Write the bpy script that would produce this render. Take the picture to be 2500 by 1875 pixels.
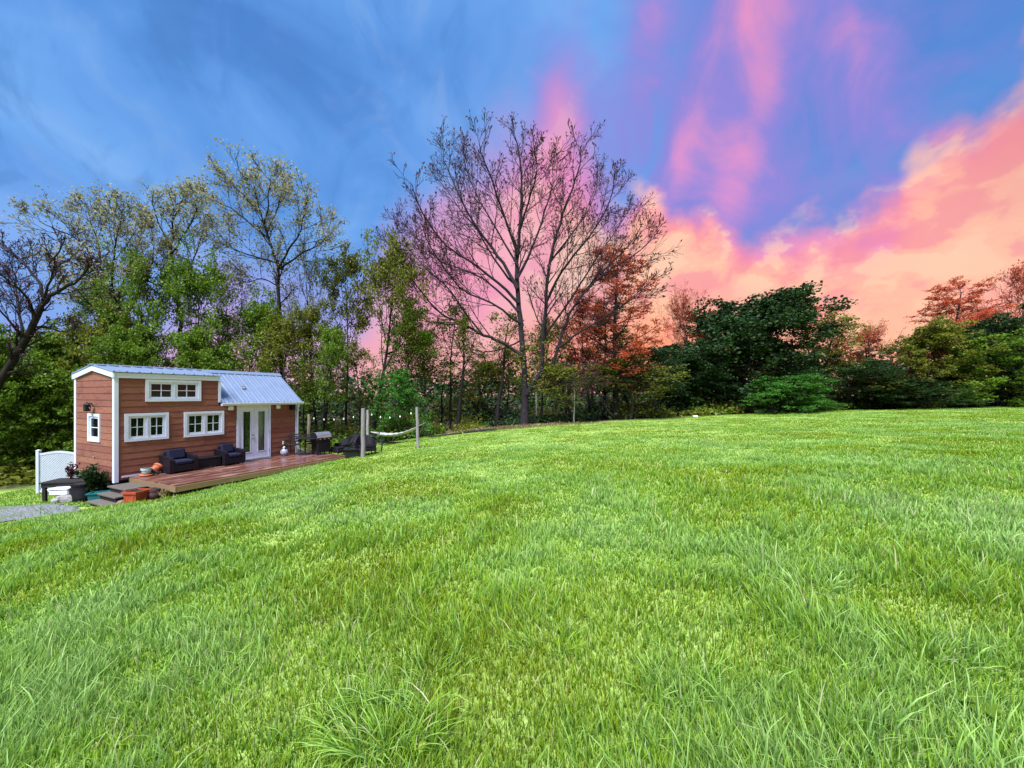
import bpy, math, random
import numpy as np
from mathutils import Vector

# ------------------------------------------------------------------ scene, camera, sky, sun, exposure
for o in list(bpy.data.objects):
    bpy.data.objects.remove(o, do_unlink=True)
SC = bpy.context.scene
COL = SC.collection
R = math.radians

F = 940.0            # focal length in photograph pixels
CX, HY = 1250.0, 965.0   # picture centre column, eye-level row
EYE = 1.6

cam_d = bpy.data.cameras.new('camera')
cam_d.sensor_width = 36.0
cam_d.lens = 36.0 * F / 2500.0
cam_d.shift_y = (HY - 937.5) / 2500.0
cam_d.clip_start = 0.05
cam_d.clip_end = 3000.0
cam = bpy.data.objects.new('camera', cam_d)
COL.objects.link(cam)
cam.location = (0, 0, EYE)
cam.rotation_euler = (R(90), 0, 0)
SC.camera = cam

SUN_EL, SUN_AZ = 58.0, 200.0     # degrees; azimuth clockwise from +Y (behind the camera)
sun_d = bpy.data.lights.new('sun', 'SUN')
sun_d.energy = 4.9
sun_d.angle = R(28)
sun_d.color = (0.97, 0.98, 1.0)
sun = bpy.data.objects.new('sun', sun_d)
COL.objects.link(sun)
sun.location = (0, -20, 40)
sd = Vector((math.sin(R(SUN_AZ)) * math.cos(R(SUN_EL)), math.cos(R(SUN_AZ)) * math.cos(R(SUN_EL)), math.sin(R(SUN_EL))))
sun.rotation_euler = sd.to_track_quat('Z', 'Y').to_euler()

vs = SC.view_settings
SC.display_settings.display_device = 'sRGB'
vs.view_transform = 'Standard'
vs.look = 'None'
vs.exposure = 1.0
vs.gamma = 1.0
vs.use_curve_mapping = False
cy = SC.cycles
cy.max_bounces = 4
cy.diffuse_bounces = 2
cy.glossy_bounces = 2
cy.transmission_bounces = 4
cy.transparent_max_bounces = 6
cy.use_denoising = True
cy.caustics_reflective = False
cy.caustics_refractive = False
cy.sample_clamp_indirect = 6.0


def lin(r, g, b):
    def f(c):
        c /= 255.0
        return c / 12.92 if c <= 0.04045 else ((c + 0.055) / 1.055) ** 2.4
    return (f(r), f(g), f(b), 1.0)


class NG:
    """small helper to wire shader nodes"""
    def __init__(self, tree):
        self.t = tree
        self.n = tree.nodes
        self.l = tree.links

    def node(self, typ, **kw):
        n = self.n.new(typ)
        for k, v in kw.items():
            setattr(n, k, v)
        return n

    def put(self, sock, v):
        if isinstance(v, bpy.types.NodeSocket):
            self.l.new(v, sock)
        else:
            sock.default_value = v

    def m(self, op, a, b=0.0, c=None, clamp=False):
        n = self.node('ShaderNodeMath', operation=op, use_clamp=clamp)
        self.put(n.inputs[0], a)
        self.put(n.inputs[1], b)
        if c is not None:
            self.put(n.inputs[2], c)
        return n.outputs[0]

    def mix(self, fac, a, b, mode='MIX'):
        n = self.node('ShaderNodeMix', data_type='RGBA', blend_type=mode)
        self.put(n.inputs[0], fac)
        self.put(n.inputs[6], a)
        self.put(n.inputs[7], b)
        return n.outputs[2]

    def noise(self, vec, scale, detail=4.0, rough=0.5, dist=0.0, color=False):
        n = self.node('ShaderNodeTexNoise')
        if vec is not None:
            self.put(n.inputs['Vector'], vec)
        n.inputs['Scale'].default_value = scale
        n.inputs['Detail'].default_value = detail
        n.inputs['Roughness'].default_value = rough
        n.inputs['Distortion'].default_value = dist
        return n.outputs['Color' if color else 'Fac']

    def mapping(self, vec, scale=(1, 1, 1), loc=(0, 0, 0), rot=(0, 0, 0)):
        n = self.node('ShaderNodeMapping')
        self.put(n.inputs['Vector'], vec)
        n.inputs['Scale'].default_value = scale
        n.inputs['Location'].default_value = loc
        n.inputs['Rotation'].default_value = rot
        return n.outputs[0]

    def ramp(self, fac, stops):
        n = self.node('ShaderNodeValToRGB')
        self.put(n.inputs[0], fac)
        el = n.color_ramp.elements
        while len(el) < len(stops):
            el.new(0.5)
        for e, (p, c) in zip(el, stops):
            e.position = p
            e.color = c if len(c) == 4 else (*c, 1.0)
        return n.outputs[0]

    def smooth(self, x, a, b):
        n = self.node('ShaderNodeMapRange', interpolation_type='SMOOTHSTEP')
        self.put(n.inputs['Value'], x)
        n.inputs['From Min'].default_value = a
        n.inputs['From Max'].default_value = b
        return n.outputs[0]


def build_sky():
    w = bpy.data.worlds.new('World')
    SC.world = w
    w.use_nodes = True
    g = NG(w.node_tree)
    g.n.clear()
    out = g.node('ShaderNodeOutputWorld')
    bg = g.node('ShaderNodeBackground')
    g.l.new(bg.outputs[0], out.inputs[0])
    tc = g.node('ShaderNodeTexCoord')
    D = tc.outputs['Generated']
    sep = g.node('ShaderNodeSeparateXYZ')
    g.l.new(D, sep.inputs[0])
    x, y, z = sep.outputs
    az = g.m('MULTIPLY', g.m('ARCTAN2', x, y), 180 / math.pi)       # degrees, 0 = along +Y
    el = g.m('MULTIPLY', g.m('ARCSINE', z), 180 / math.pi)
    elp = g.m('MAXIMUM', el, 0.0)

    # clear air between the clouds: the physical sky plus thin dusk cloud
    ns = g.node('ShaderNodeTexSky', sky_type='NISHITA')
    ns.sun_disc = False
    ns.sun_elevation = R(SUN_EL)
    ns.sun_rotation = R(SUN_AZ)
    ns.air_density = 1.2
    ns.dust_density = 0.6
    ns.ozone_density = 3.0
    nish = g.mix(1.0, ns.outputs[0], (0.055, 0.055, 0.055, 1), 'MULTIPLY')

    soft = g.mapping(D, (1.6, 1.6, 3.4), (3.1, 0.7, 1.9))
    n1 = g.noise(soft, 1.3, 4, 0.55, 0.6)
    blue = g.ramp(n1, [(0.3, lin(78, 136, 212)), (0.44, lin(94, 156, 232)), (0.58, lin(112, 172, 244)), (0.75, lin(140, 190, 248))])
    # deeper blue to the east of the oak, paler towards the western tree tops
    deep = g.smooth(az, 8.0, 38.0)
    blue = g.mix(g.m('MULTIPLY', deep, 0.65), blue, lin(70, 126, 206))
    low = g.m('MULTIPLY', g.smooth(elp, 24.0, 6.0), g.smooth(az, 0.0, -25.0))
    blue = g.mix(g.m('MULTIPLY', low, 0.55), blue, lin(150, 180, 250))
    col = g.mix(0.12, blue, nish)

    # high thin veil lit from below: mauve wash and rose streaks that run up overhead
    wn = g.noise(D, 4.5, 3, 0.55)
    wn2 = g.noise(g.mapping(D, loc=(5, 2, 8)), 3.6, 3, 0.55)

    def blob(a0, e0, wa, we, tilt=0.0, warp=6.0):
        da = g.m('ADD', g.m('SUBTRACT', az, a0), g.m('MULTIPLY', g.m('SUBTRACT', wn, 0.5), warp))
        de = g.m('ADD', g.m('SUBTRACT', el, e0), g.m('MULTIPLY', g.m('SUBTRACT', wn2, 0.5), warp * 1.6))
        ct, st = math.cos(R(tilt)), math.sin(R(tilt))
        p = g.m('DIVIDE', g.m('ADD', g.m('MULTIPLY', da, ct), g.m('MULTIPLY', de, -st)), wa)
        q = g.m('DIVIDE', g.m('ADD', g.m('MULTIPLY', da, st), g.m('MULTIPLY', de, ct)), we)
        r2 = g.m('ADD', g.m('MULTIPLY', p, p), g.m('MULTIPLY', q, q))
        return g.m('EXPONENT', g.m('MULTIPLY', r2, -1.0))

    cmb = g.node('ShaderNodeCombineXYZ')
    g.put(cmb.inputs[0], g.m('MULTIPLY', g.m('ADD', az, g.m('MULTIPLY', el, -0.22)), 0.105))
    g.put(cmb.inputs[1], g.m('MULTIPLY', el, 0.05))
    streak = g.noise(cmb.outputs[0], 1.0, 4, 0.5, 0.7)
    cmb2 = g.node('ShaderNodeCombineXYZ')
    g.put(cmb2.inputs[0], g.m('MULTIPLY', g.m('ADD', az, g.m('MULTIPLY', el, 0.1)), 0.06))
    g.put(cmb2.inputs[1], g.m('MULTIPLY', el, 0.05))
    cloudy = g.noise(cmb2.outputs[0], 1.7, 5, 0.58, 1.2)
    region = blob(27, 29, 25, 17, warp=10)
    val = g.m('MULTIPLY', g.m('ADD', g.m('MULTIPLY', g.m('SUBTRACT', streak, 0.5), 0.9), g.m('MULTIPLY', g.m('SUBTRACT', cloudy, 0.5), 1.5)), g.m('ADD', region, 0.12))
    for a0, e0, wa, we, tilt, s in [(32.5, 39.0, 4.2, 9.0, 4, 0.85), (30.0, 25.0, 4.2, 6.0, 10, 0.62), (40.0, 34.0, 4.0, 9.0, -8, 0.30), (24.0, 30.0, 2.2, 9.0, 16, 0.55),
                                    (19.0, 40.5, 3.6, 5.0, 8, 0.50), (6.5, 34.0, 3.4, 7.0, -3, 0.62), (7.0, 28.0, 4.6, 5.0, 0, 0.80), (46.5, 19.5, 3.6, 1.4, 20, 0.45), (47.5, 24.5, 3.4, 1.2, 25, 0.40)]:
        val = g.m('ADD', val, g.m('MULTIPLY', blob(a0, e0, wa, we, tilt, 6), s))
    mauve = g.smooth(g.m('ADD', val, g.m('MULTIPLY', region, 0.46)), -0.08, 0.72)
    col = g.mix(g.m('MULTIPLY', mauve, 0.85), col, lin(144, 132, 214))
    rose = g.smooth(val, 0.16, 1.15)
    col = g.mix(g.m('MULTIPLY', rose, 0.92), col, g.mix(g.smooth(el, 20.0, 42.0), lin(226, 146, 204), lin(238, 148, 190)))
    # pale mottled cloud in the west
    wisps = g.m('MULTIPLY', g.smooth(cloudy, 0.5, 0.75), g.smooth(az, 5.0, -15.0))
    col = g.mix(g.m('MULTIPLY', wisps, 0.4), col, lin(134, 176, 228))
    murk = g.m('MULTIPLY', g.smooth(cloudy, 0.5, 0.3), g.smooth(az, 5.0, -15.0))
    col = g.mix(g.m('MULTIPLY', murk, 0.45), col, lin(74, 124, 190))

    # the bank of dusk cloud: its upper edge by compass direction
    edge_px = [(-400, 905), (0, 890), (250, 850), (420, 790), (520, 690), (620, 730), (760, 790), (900, 700), (960, 590),
               (1060, 500), (1180, 420), (1290, 330), (1380, 330), (1450, 420), (1525, 520), (1572, 462), (1640, 470), (1720, 515),
               (1850, 560), (1950, 530), (2060, 505), (2160, 465), (2230, 385), (2320, 300), (2420, 230), (2520, 150), (2800, 60)]
    pts = []
    for px, py in edge_px:
        a = math.atan((px - CX) / F)
        e = math.atan((HY - py) / F * math.cos(a))
        pts.append((math.degrees(a), math.degrees(e)))
    fc = g.node('ShaderNodeFloatCurve')
    g.put(fc.inputs['Value'], g.m('DIVIDE', g.m('ADD', az, 180.0), 360.0))
    cv = fc.mapping.curves[0]
    allp = [(-180, 9), (-120, 6), (-75, 3)] + pts + [(75, 30), (110, 20), (150, 12), (180, 9)]
    allp = [((a + 180) / 360.0, max(0.0, e) / 45.0) for a, e in allp]
    cv.points[0].location = allp[0]
    cv.points[1].location = allp[-1]
    for p in allp[1:-1]:
        cv.points.new(*p)
    fc.mapping.update()
    edge = g.m('MULTIPLY', fc.outputs[0], 45.0)
    puffv = g.mapping(D, (1, 1, 1.3), (7.7, 1.2, 3.3))
    puff = g.noise(puffv, 7.0, 5, 0.55, 0.2)
    puff_off = g.noise(g.mapping(D, (1, 1, 1.3), (7.74, 1.2, 3.26)), 7.0, 5, 0.55, 0.2)
    tiny = g.noise(g.mapping(D, loc=(3.7, 9.2, 4.3)), 24.0, 2, 0.6)
    big = g.noise(g.mapping(D, (1, 1, 1.6), (2.2, 6.2, 1.3)), 2.6, 3, 0.5)
    vo = g.node('ShaderNodeTexVoronoi', feature='SMOOTH_F1')
    wv = g.node('ShaderNodeVectorMath', operation='ADD')
    g.l.new(D, wv.inputs[0])
    sv = g.node('ShaderNodeVectorMath', operation='SCALE')
    g.l.new(g.noise(D, 9.0, 3, 0.5, color=True), sv.inputs[0])
    sv.inputs['Scale'].default_value = 0.12
    g.l.new(sv.outputs[0], wv.inputs[1])
    g.l.new(wv.outputs[0], vo.inputs['Vector'])
    vo.inputs['Scale'].default_value = 11.0
    vo.inputs['Smoothness'].default_value = 0.35
    billow = g.m('SUBTRACT', 0.45, vo.outputs['Distance'])
    depth = g.m('SUBTRACT', edge, el)
    depth = g.m('ADD', depth, g.m('MULTIPLY', g.m('SUBTRACT', puff, 0.5), 6.5))
    depth = g.m('ADD', depth, g.m('MULTIPLY', g.m('SUBTRACT', tiny, 0.5), 2.2))
    depth = g.m('ADD', depth, g.m('MULTIPLY', billow, 5.0))
    # crisp cauliflower edge in the east, melting into the air in the west
    crisp = g.smooth(az, 10.0, 20.0)
    lo = g.m('ADD', -8.0, g.m('MULTIPLY', crisp, 7.0))
    hi = g.m('ADD', 11.0, g.m('MULTIPLY', crisp, -8.2))
    mr = g.node('ShaderNodeMapRange', interpolation_type='SMOOTHSTEP')
    g.put(mr.inputs['Value'], depth)
    g.put(mr.inputs['From Min'], lo)
    g.put(mr.inputs['From Max'], hi)
    mask = mr.outputs[0]
    warm = g.ramp(g.m('ADD', g.m('DIVIDE', depth, 26.0), g.m('MULTIPLY', g.m('SUBTRACT', big, 0.5), 1.0)),
                  [(0.0, lin(234, 148, 190)), (0.06, lin(246, 164, 172)), (0.17, lin(252, 181, 162)), (0.4, lin(254, 197, 168)), (0.8, lin(255, 208, 174))])
    # relief: hollows turn rose, the faces that catch the light go pale apricot
    lit = g.m('ADD', g.m('MULTIPLY', g.m('SUBTRACT', puff, puff_off), 7.0), g.m('MULTIPLY', billow, 0.8))
    warm = g.mix(g.m('MULTIPLY', g.smooth(lit, 0.05, -0.7), 0.5), warm, lin(236, 132, 160))
    warm = g.mix(g.m('MULTIPLY', g.smooth(lit, 0.12, 0.6), 0.5), warm, lin(255, 214, 182))
    blot = g.m('MULTIPLY', g.smooth(big, 0.5, 0.72), 0.5)
    warm = g.mix(blot, warm, lin(244, 142, 158))
    # rose in the middle distance behind the oak, lilac towards the west
    west = g.smooth(az, 14.0, -4.0)
    warm = g.mix(g.m('MULTIPLY', west, 0.6), warm, lin(248, 146, 190))
    west2 = g.m('MULTIPLY', g.smooth(az, -8.0, -40.0), g.smooth(el, -2.0, 14.0))
    warm = g.mix(west2, warm, lin(196, 160, 232))
    far = g.m('MULTIPLY', g.smooth(az, 44.0, 58.0), g.smooth(el, 6.0, 22.0))
    warm = g.mix(g.m('MULTIPLY', far, 0.6), warm, lin(214, 128, 140))
    glow = g.m('MULTIPLY', g.smooth(el, 15.0, 3.0), g.smooth(az, -45.0, -8.0))
    warm = g.mix(g.m('MULTIPLY', glow, 0.7), warm, lin(255, 182, 150))
    ember = g.m('MULTIPLY', g.smooth(el, 16.0, 5.0), g.m('MULTIPLY', g.smooth(az, -6.0, 8.0), g.smooth(az, 34.0, 18.0)))
    warm = g.mix(g.m('MULTIPLY', ember, 0.75), warm, lin(255, 142, 104))
    mask = g.m('MULTIPLY', mask, g.m('ADD', 0.88, g.m('MULTIPLY', crisp, 0.12)))
    col = g.mix(mask, col, warm)
    g.l.new(col, bg.inputs[0])
    bg.inputs[1].default_value = 0.54
    w.cycles.sampling_method = 'MANUAL'
    w.cycles.sample_map_resolution = 512


build_sky()

# ------------------------------------------------------------------ geometry helpers
def tag(o, label=None, cat=None, group=None, kind=None):
    if label: o['label'] = label
    if cat: o['category'] = cat
    if group: o['group'] = group
    if kind: o['kind'] = kind
    return o


def empty(name, loc, rz=0.0, label=None, cat=None, group=None):
    o = bpy.data.objects.new(name, None)
    COL.objects.link(o)
    o.location = loc
    o.rotation_euler = (0, 0, rz)
    o.empty_display_size = 0.2
    return tag(o, label, cat, group)


def link(name, me, mats, parent=None, loc=(0, 0, 0), rz=0.0):
    o = bpy.data.objects.new(name, me)
    COL.objects.link(o)
    if parent is not None:
        o.parent = parent
    o.location = loc
    o.rotation_euler = (0, 0, rz)
    if not isinstance(mats, (list, tuple)):
        mats = [mats]
    if len(me.materials) == 0:
        for m in mats:
            me.materials.append(m)
    return o


class MB:
    def __init__(self):
        self.v = []
        self.f = []

    def add(self, vs_, fs):
        b = len(self.v)
        self.v += [tuple(p) for p in vs_]
        self.f += [tuple(i + b for i in q) for q in fs]
        return self

    def box(self, x0, x1, y0, y1, z0, z1):
        return self.add([(x0, y0, z0), (x1, y0, z0), (x1, y1, z0), (x0, y1, z0), (x0, y0, z1), (x1, y0, z1), (x1, y1, z1), (x0, y1, z1)],
                        [(3, 2, 1, 0), (4, 5, 6, 7), (0, 1, 5, 4), (1, 2, 6, 5), (2, 3, 7, 6), (3, 0, 4, 7)])

    def cbox(self, x0, x1, y0, y1, z0, z1, b):
        """box with chamfered vertical and top edges"""
        b = min(b, (x1 - x0) * .45, (y1 - y0) * .45, (z1 - z0) * .45)
        def ring(i, z):
            return [(x0 + i + b, y0 + i, z), (x1 - i - b, y0 + i, z), (x1 - i, y0 + i + b, z), (x1 - i, y1 - i - b, z),
                    (x1 - i - b, y1 - i, z), (x0 + i + b, y1 - i, z), (x0 + i, y1 - i - b, z), (x0 + i, y0 + i + b, z)]
        rings = [ring(b * .6, z0), ring(0, z0 + b * .6), ring(0, z1 - b), ring(b * .35, z1 - b * .35), ring(b, z1)]
        base = len(self.v)
        for r_ in rings:
            self.v += r_
        for k in range(len(rings) - 1):
            for i in range(8):
                j = (i + 1) % 8
                self.f.append((base + k * 8 + i, base + k * 8 + j, base + k * 8 + 8 + j, base + k * 8 + 8 + i))
        self.f.append(tuple(base + 7 - i for i in range(8)))
        self.f.append(tuple(base + 32 + i for i in range(8)))
        return self

    def tube(self, pts, radii, n=6, cap=True):
        pts = [Vector(p) for p in pts]
        if not hasattr(radii, '__len__'):
            radii = [radii] * len(pts)
        d = (pts[-1] - pts[0])
        if d.length < 1e-6:
            d = Vector((0, 0, 1))
        d.normalize()
        ref = Vector((1, 0, 0)) if abs(d.x) < 0.6 else Vector((0, 1, 0))
        base = len(self.v)
        for i, p in enumerate(pts):
            t = (pts[min(i + 1, len(pts) - 1)] - pts[max(i - 1, 0)])
            if t.length < 1e-7:
                t = d
            t = t.normalized()
            a = t.cross(ref)
            if a.length < 1e-3:
                a = t.cross(Vector((0, 0.3, 1)))
            a.normalize()
            b = t.cross(a)
            for k in range(n):
                an = 2 * math.pi * k / n
                q = p + a * (math.cos(an) * radii[i]) + b * (math.sin(an) * radii[i])
                self.v.append((q.x, q.y, q.z))
        for i in range(len(pts) - 1):
            for k in range(n):
                j = (k + 1) % n
                self.f.append((base + i * n + k, base + i * n + j, base + (i + 1) * n + j, base + (i + 1) * n + k))
        if cap:
            self.f.append(tuple(base + n - 1 - k for k in range(n)))
            e = base + (len(pts) - 1) * n
            self.f.append(tuple(e + k for k in range(n)))
        return self

    def lathe(self, prof, n=16, c=(0, 0, 0)):
        base = len(self.v)
        for r_, z in prof:
            for k in range(n):
                an = 2 * math.pi * k / n
                self.v.append((c[0] + r_ * math.cos(an), c[1] + r_ * math.sin(an), c[2] + z))
        m = len(prof)
        for i in range(m - 1):
            for k in range(n):
                j = (k + 1) % n
                self.f.append((base + i * n + k, base + i * n + j, base + (i + 1) * n + j, base + (i + 1) * n + k))
        self.f.append(tuple(base + n - 1 - k for k in range(n)))
        e = base + (m - 1) * n
        self.f.append(tuple(e + k for k in range(n)))
        return self

    def prism(self, poly, axis, a0, a1):
        """poly: 2-D outline, extruded along axis ('x','y','z')"""
        n = len(poly)
        def P(p, a):
            return {'x': (a, p[0], p[1]), 'y': (p[0], a, p[1]), 'z': (p[0], p[1], a)}[axis]
        vs_ = [P(p, a0) for p in poly] + [P(p, a1) for p in poly]
        fs = [tuple(range(n - 1, -1, -1)), tuple(range(n, 2 * n))] + [(i, (i + 1) % n, n + (i + 1) % n, n + i) for i in range(n)]
        return self.add(vs_, fs)

    def mesh(self, name, smooth=False):
        me = bpy.data.meshes.new(name)
        me.from_pydata(self.v, [], self.f)
        me.validate()
        import bmesh
        bm = bmesh.new()
        bm.from_mesh(me)
        bmesh.ops.recalc_face_normals(bm, faces=bm.faces)
        bm.to_mesh(me)
        bm.free()
        if smooth:
            me.polygons.foreach_set('use_smooth', [True] * len(me.polygons))
        return me

    def build(self, name, mat, parent=None, loc=(0, 0, 0), rz=0.0, smooth=False):
        return link(name, self.mesh(name, smooth), mat, parent, loc, rz)


def np_mesh(name, verts, faces, smooth=False):
    """big meshes: verts (N,3), faces (M,k) of one size k"""
    me = bpy.data.meshes.new(name)
    verts = np.asarray(verts, np.float32)
    faces = np.asarray(faces, np.int32)
    k = faces.shape[1]
    me.vertices.add(len(verts))
    me.vertices.foreach_set('co', verts.ravel())
    me.loops.add(faces.size)
    me.loops.foreach_set('vertex_index', faces.ravel())
    me.polygons.add(len(faces))
    me.polygons.foreach_set('loop_start', np.arange(0, faces.size, k, dtype=np.int32))
    me.update(calc_edges=True)
    if smooth:
        me.polygons.foreach_set('use_smooth', np.ones(len(faces), bool))
    return me


# value noise for shaping terrain, grass and crowns
_rs = np.random.RandomState(11)
_tab = _rs.rand(256, 256)
def vnoise(x, y, s=1.0):
    x = np.asarray(x, float) / s + 1000.3
    y = np.asarray(y, float) / s + 1000.7
    xi = np.floor(x).astype(int); yi = np.floor(y).astype(int)
    fx = x - xi; fy = y - yi
    fx = fx * fx * (3 - 2 * fx); fy = fy * fy * (3 - 2 * fy)
    a = _tab[xi & 255, yi & 255]; b = _tab[(xi + 1) & 255, yi & 255]
    c = _tab[xi & 255, (yi + 1) & 255]; d = _tab[(xi + 1) & 255, (yi + 1) & 255]
    return (a * (1 - fx) + b * fx) * (1 - fy) + (c * (1 - fx) + d * fx) * fy


def gz(x, y):
    """height of the ground: it falls away to the house and rises gently to the east"""
    x = np.asarray(x, float); y = np.asarray(y, float)
    xr = 48 * np.tanh(x / 48)
    yr = 70 * np.tanh(y / 70)
    sp = 2.2 * np.log1p(np.exp(-np.clip(xr, -18, 60) / 2.2))
    z = 0.04 * xr - 0.066 * (sp - 2.2 * math.log(2)) - 0.026 * yr
    z = z - 0.17 * np.exp(-((x + 11.6) ** 2 + (y - 10.9) ** 2) / 2.4)
    t_ = (x + 12.36) * 0.4226 + (y - 12.0) * 0.9063
    d_ = (x + 12.36) * 0.9063 - (y - 12.0) * 0.4226
    gap = np.hypot(np.clip(np.abs(t_ - 3.4) - 3.1, 0, None), np.clip(np.abs(d_ - 1.3) - 1.5, 0, None))
    z = z - 0.16 * np.exp(-(gap / .8) ** 2) * np.clip(1.12 - t_ / 6.5, 0, 1)
    z = np.where(xr < -13.5, z + 0.03 * (-13.5 - xr), z)
    nz = (vnoise(x, y, 2.3) - .5) * 0.07 + (vnoise(x + 40, y, 0.8) - .5) * 0.03
    far = np.clip((np.hypot(x, y) - 1.0) / 2.0, 0, 1)
    pad = np.clip((np.hypot(x + 10.5, y - 14.5) - 3.5) / 2.0, 0, 1)
    return z + nz * far * pad


def gzf(x, y):
    return float(gz(x, y))


def spot(px, depth):
    """ground point in the photograph's column px at the given distance ahead"""
    x = (px - CX) / F * depth
    return Vector((x, depth, gzf(x, depth)))


HOUSE = Vector((-12.36, 12.0, -1.07))
HRZ = R(65.0)
UX, UY = math.cos(HRZ), math.sin(HRZ)
def hpt(t, d, z=0.0):
    """house frame: t along the long wall, d out from it towards the meadow, z above the sill"""
    return Vector((HOUSE.x + t * UX + d * UY, HOUSE.y + t * UY - d * UX, HOUSE.z + z))


def hloc(x, y):
    dx, dy = np.asarray(x) - HOUSE.x, np.asarray(y) - HOUSE.y
    return dx * UX + dy * UY, dx * UY - dy * UX


_eu = [-3.0, -1.33, -1.14, -1.0, -.6, -.45, -.30, -.2128, 0.02, .266, .5, .69, 1.0, 1.31, 3.0]
_ed = [13.0, 14.2, 16.0, 18.0, 19.5, 22.0, 23.5, 25.0, 27.0, 27.5, 30.0, 32.0, 32.0, 30.0, 24.0]
def edge_depth(u):
    return np.interp(u, _eu, _ed)


GRAVEL = [(-11.35, 10.55), (-12.3, 10.95), (-14.0, 11.25), (-17, 11.6), (-24, 12.0), (-24, 7.4), (-16, 7.9), (-13.2, 8.4), (-11.9, 8.95), (-11.3, 9.7)]
def inpoly(x, y, poly):
    x = np.asarray(x, float); y = np.asarray(y, float)
    r = np.zeros(x.shape, bool)
    n = len(poly)
    for i in range(n):
        x1, y1 = poly[i]; x2, y2 = poly[(i + 1) % n]
        c = ((y1 > y) != (y2 > y)) & (x < (x2 - x1) * (y - y1) / (y2 - y1 + 1e-12) + x1)
        r ^= c
    return r

# ------------------------------------------------------------------ materials
MATS = {}
def mat(name, base, rough=0.6, metal=0.0, spec=0.5, fn=None, bump=None):
    m = bpy.data.materials.new(name)
    m.use_nodes = True
    g = NG(m.node_tree)
    p = g.n['Principled BSDF']
    p.inputs['Base Color'].default_value = (*base, 1.0)
    p.inputs['Roughness'].default_value = rough
    p.inputs['Metallic'].default_value = metal
    p.inputs['Specular IOR Level'].default_value = spec
    if fn:
        fn(g, p)
    MATS[name] = m
    return m


def obj_co(g):
    return g.node('ShaderNodeTexCoord').outputs['Object']


def add_bump(g, p, h, strength=0.4, dist=0.01):
    b = g.node('ShaderNodeBump')
    b.inputs['Strength'].default_value = strength
    b.inputs['Distance'].default_value = dist
    g.l.new(h, b.inputs['Height'])
    g.l.new(b.outputs[0], p.inputs['Normal'])


def mottled(name, c1, c2, scale, rough=0.7, metal=0.0, stretch=(1, 1, 1), bump=0.3, bd=0.01, spec=0.4, rnd=0.0):
    def fn(g, p):
        v = g.mapping(obj_co(g), stretch)
        n = g.noise(v, scale, 6, 0.62)
        col = g.ramp(n, [(0.28, (*c1, 1)), (0.72, (*c2, 1))])
        if rnd:
            oi = g.node('ShaderNodeObjectInfo')
            k = g.m('ADD', 1.0 - rnd, g.m('MULTIPLY', oi.outputs['Random'], 2 * rnd))
            hs = g.node('ShaderNodeHueSaturation')
            g.l.new(col, hs.inputs['Color'])
            g.l.new(k, hs.inputs['Value'])
            col = hs.outputs[0]
        g.l.new(col, p.inputs['Base Color'])
        if bump:
            add_bump(g, p, g.noise(v, scale * 3, 5, 0.6), bump, bd)
    return mat(name, c1, rough, metal, spec, fn)


def siding_fn(g, p):
    co = obj_co(g)
    oi = g.node('ShaderNodeObjectInfo')
    off = g.node('ShaderNodeCombineXYZ')
    g.l.new(g.m('MULTIPLY', oi.outputs['Random'], 37.0), off.inputs[2])
    va = g.node('ShaderNodeVectorMath', operation='ADD')
    g.l.new(co, va.inputs[0]); g.l.new(off.outputs[0], va.inputs[1])
    grain = g.noise(g.mapping(va.outputs[0], (2.0, 2.0, 30)), 2.0, 7, 0.68)
    blot = g.noise(g.mapping(co, (1.1, 1.1, 1.6)), 1.3, 4, 0.6)
    c = g.ramp(grain, [(0.22, (0.098, 0.032, 0.022, 1)), (0.5, (0.215, 0.077, 0.051, 1)), (0.78, (0.310, 0.128, 0.088, 1))])
    c = g.mix(g.m('MULTIPLY', g.smooth(blot, 0.52, 0.75), 0.6), c, (0.090, 0.028, 0.024, 1))
    hs = g.node('ShaderNodeHueSaturation')
    g.l.new(c, hs.inputs['Color'])
    g.l.new(g.m('ADD', 0.84, g.m('MULTIPLY', oi.outputs['Random'], 0.32)), hs.inputs['Value'])
    g.l.new(g.m('ADD', 0.49, g.m('MULTIPLY', oi.outputs['Random'], 0.018)), hs.inputs['Hue'])
    g.l.new(hs.outputs[0], p.inputs['Base Color'])
    add_bump(g, p, grain, 0.5, 0.006)
mat('siding', (0.28, 0.09, 0.06), 0.62, 0, 0.35, siding_fn)


def deck_fn(g, p):
    co = obj_co(g)
    oi = g.node('ShaderNodeObjectInfo')
    off = g.node('ShaderNodeCombineXYZ')
    g.l.new(g.m('MULTIPLY', oi.outputs['Random'], 37.0), off.inputs[0])
    va = g.node('ShaderNodeVectorMath', operation='ADD')
    g.l.new(co, va.inputs[0]); g.l.new(off.outputs[0], va.inputs[1])
    grain = g.noise(g.mapping(va.outputs[0], (1.2, 22, 22)), 2.0, 6, 0.65)
    wet = g.noise(g.mapping(va.outputs[0], (0.8, 2.5, 1)), 1.6, 4, 0.6)
    c = g.ramp(grain, [(0.25, (0.080, 0.028, 0.021, 1)), (0.55, (0.165, 0.066, 0.048, 1)), (0.8, (0.27, 0.15, 0.12, 1))])
    c = g.mix(g.m('MULTIPLY', g.smooth(wet, 0.5, 0.66), 0.5), c, (0.34, 0.22, 0.18, 1))
    hs = g.node('ShaderNodeHueSaturation')
    g.l.new(c, hs.inputs['Color'])
    g.l.new(g.m('ADD', 0.75, g.m('MULTIPLY', oi.outputs['Random'], 0.5)), hs.inputs['Value'])
    g.l.new(hs.outputs[0], p.inputs['Base Color'])
    g.l.new(g.m('ADD', 0.10, g.m('MULTIPLY', g.smooth(wet, 0.38, 0.62), 0.34)), p.inputs['Roughness'])
    add_bump(g, p, grain, 0.25, 0.004)
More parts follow.
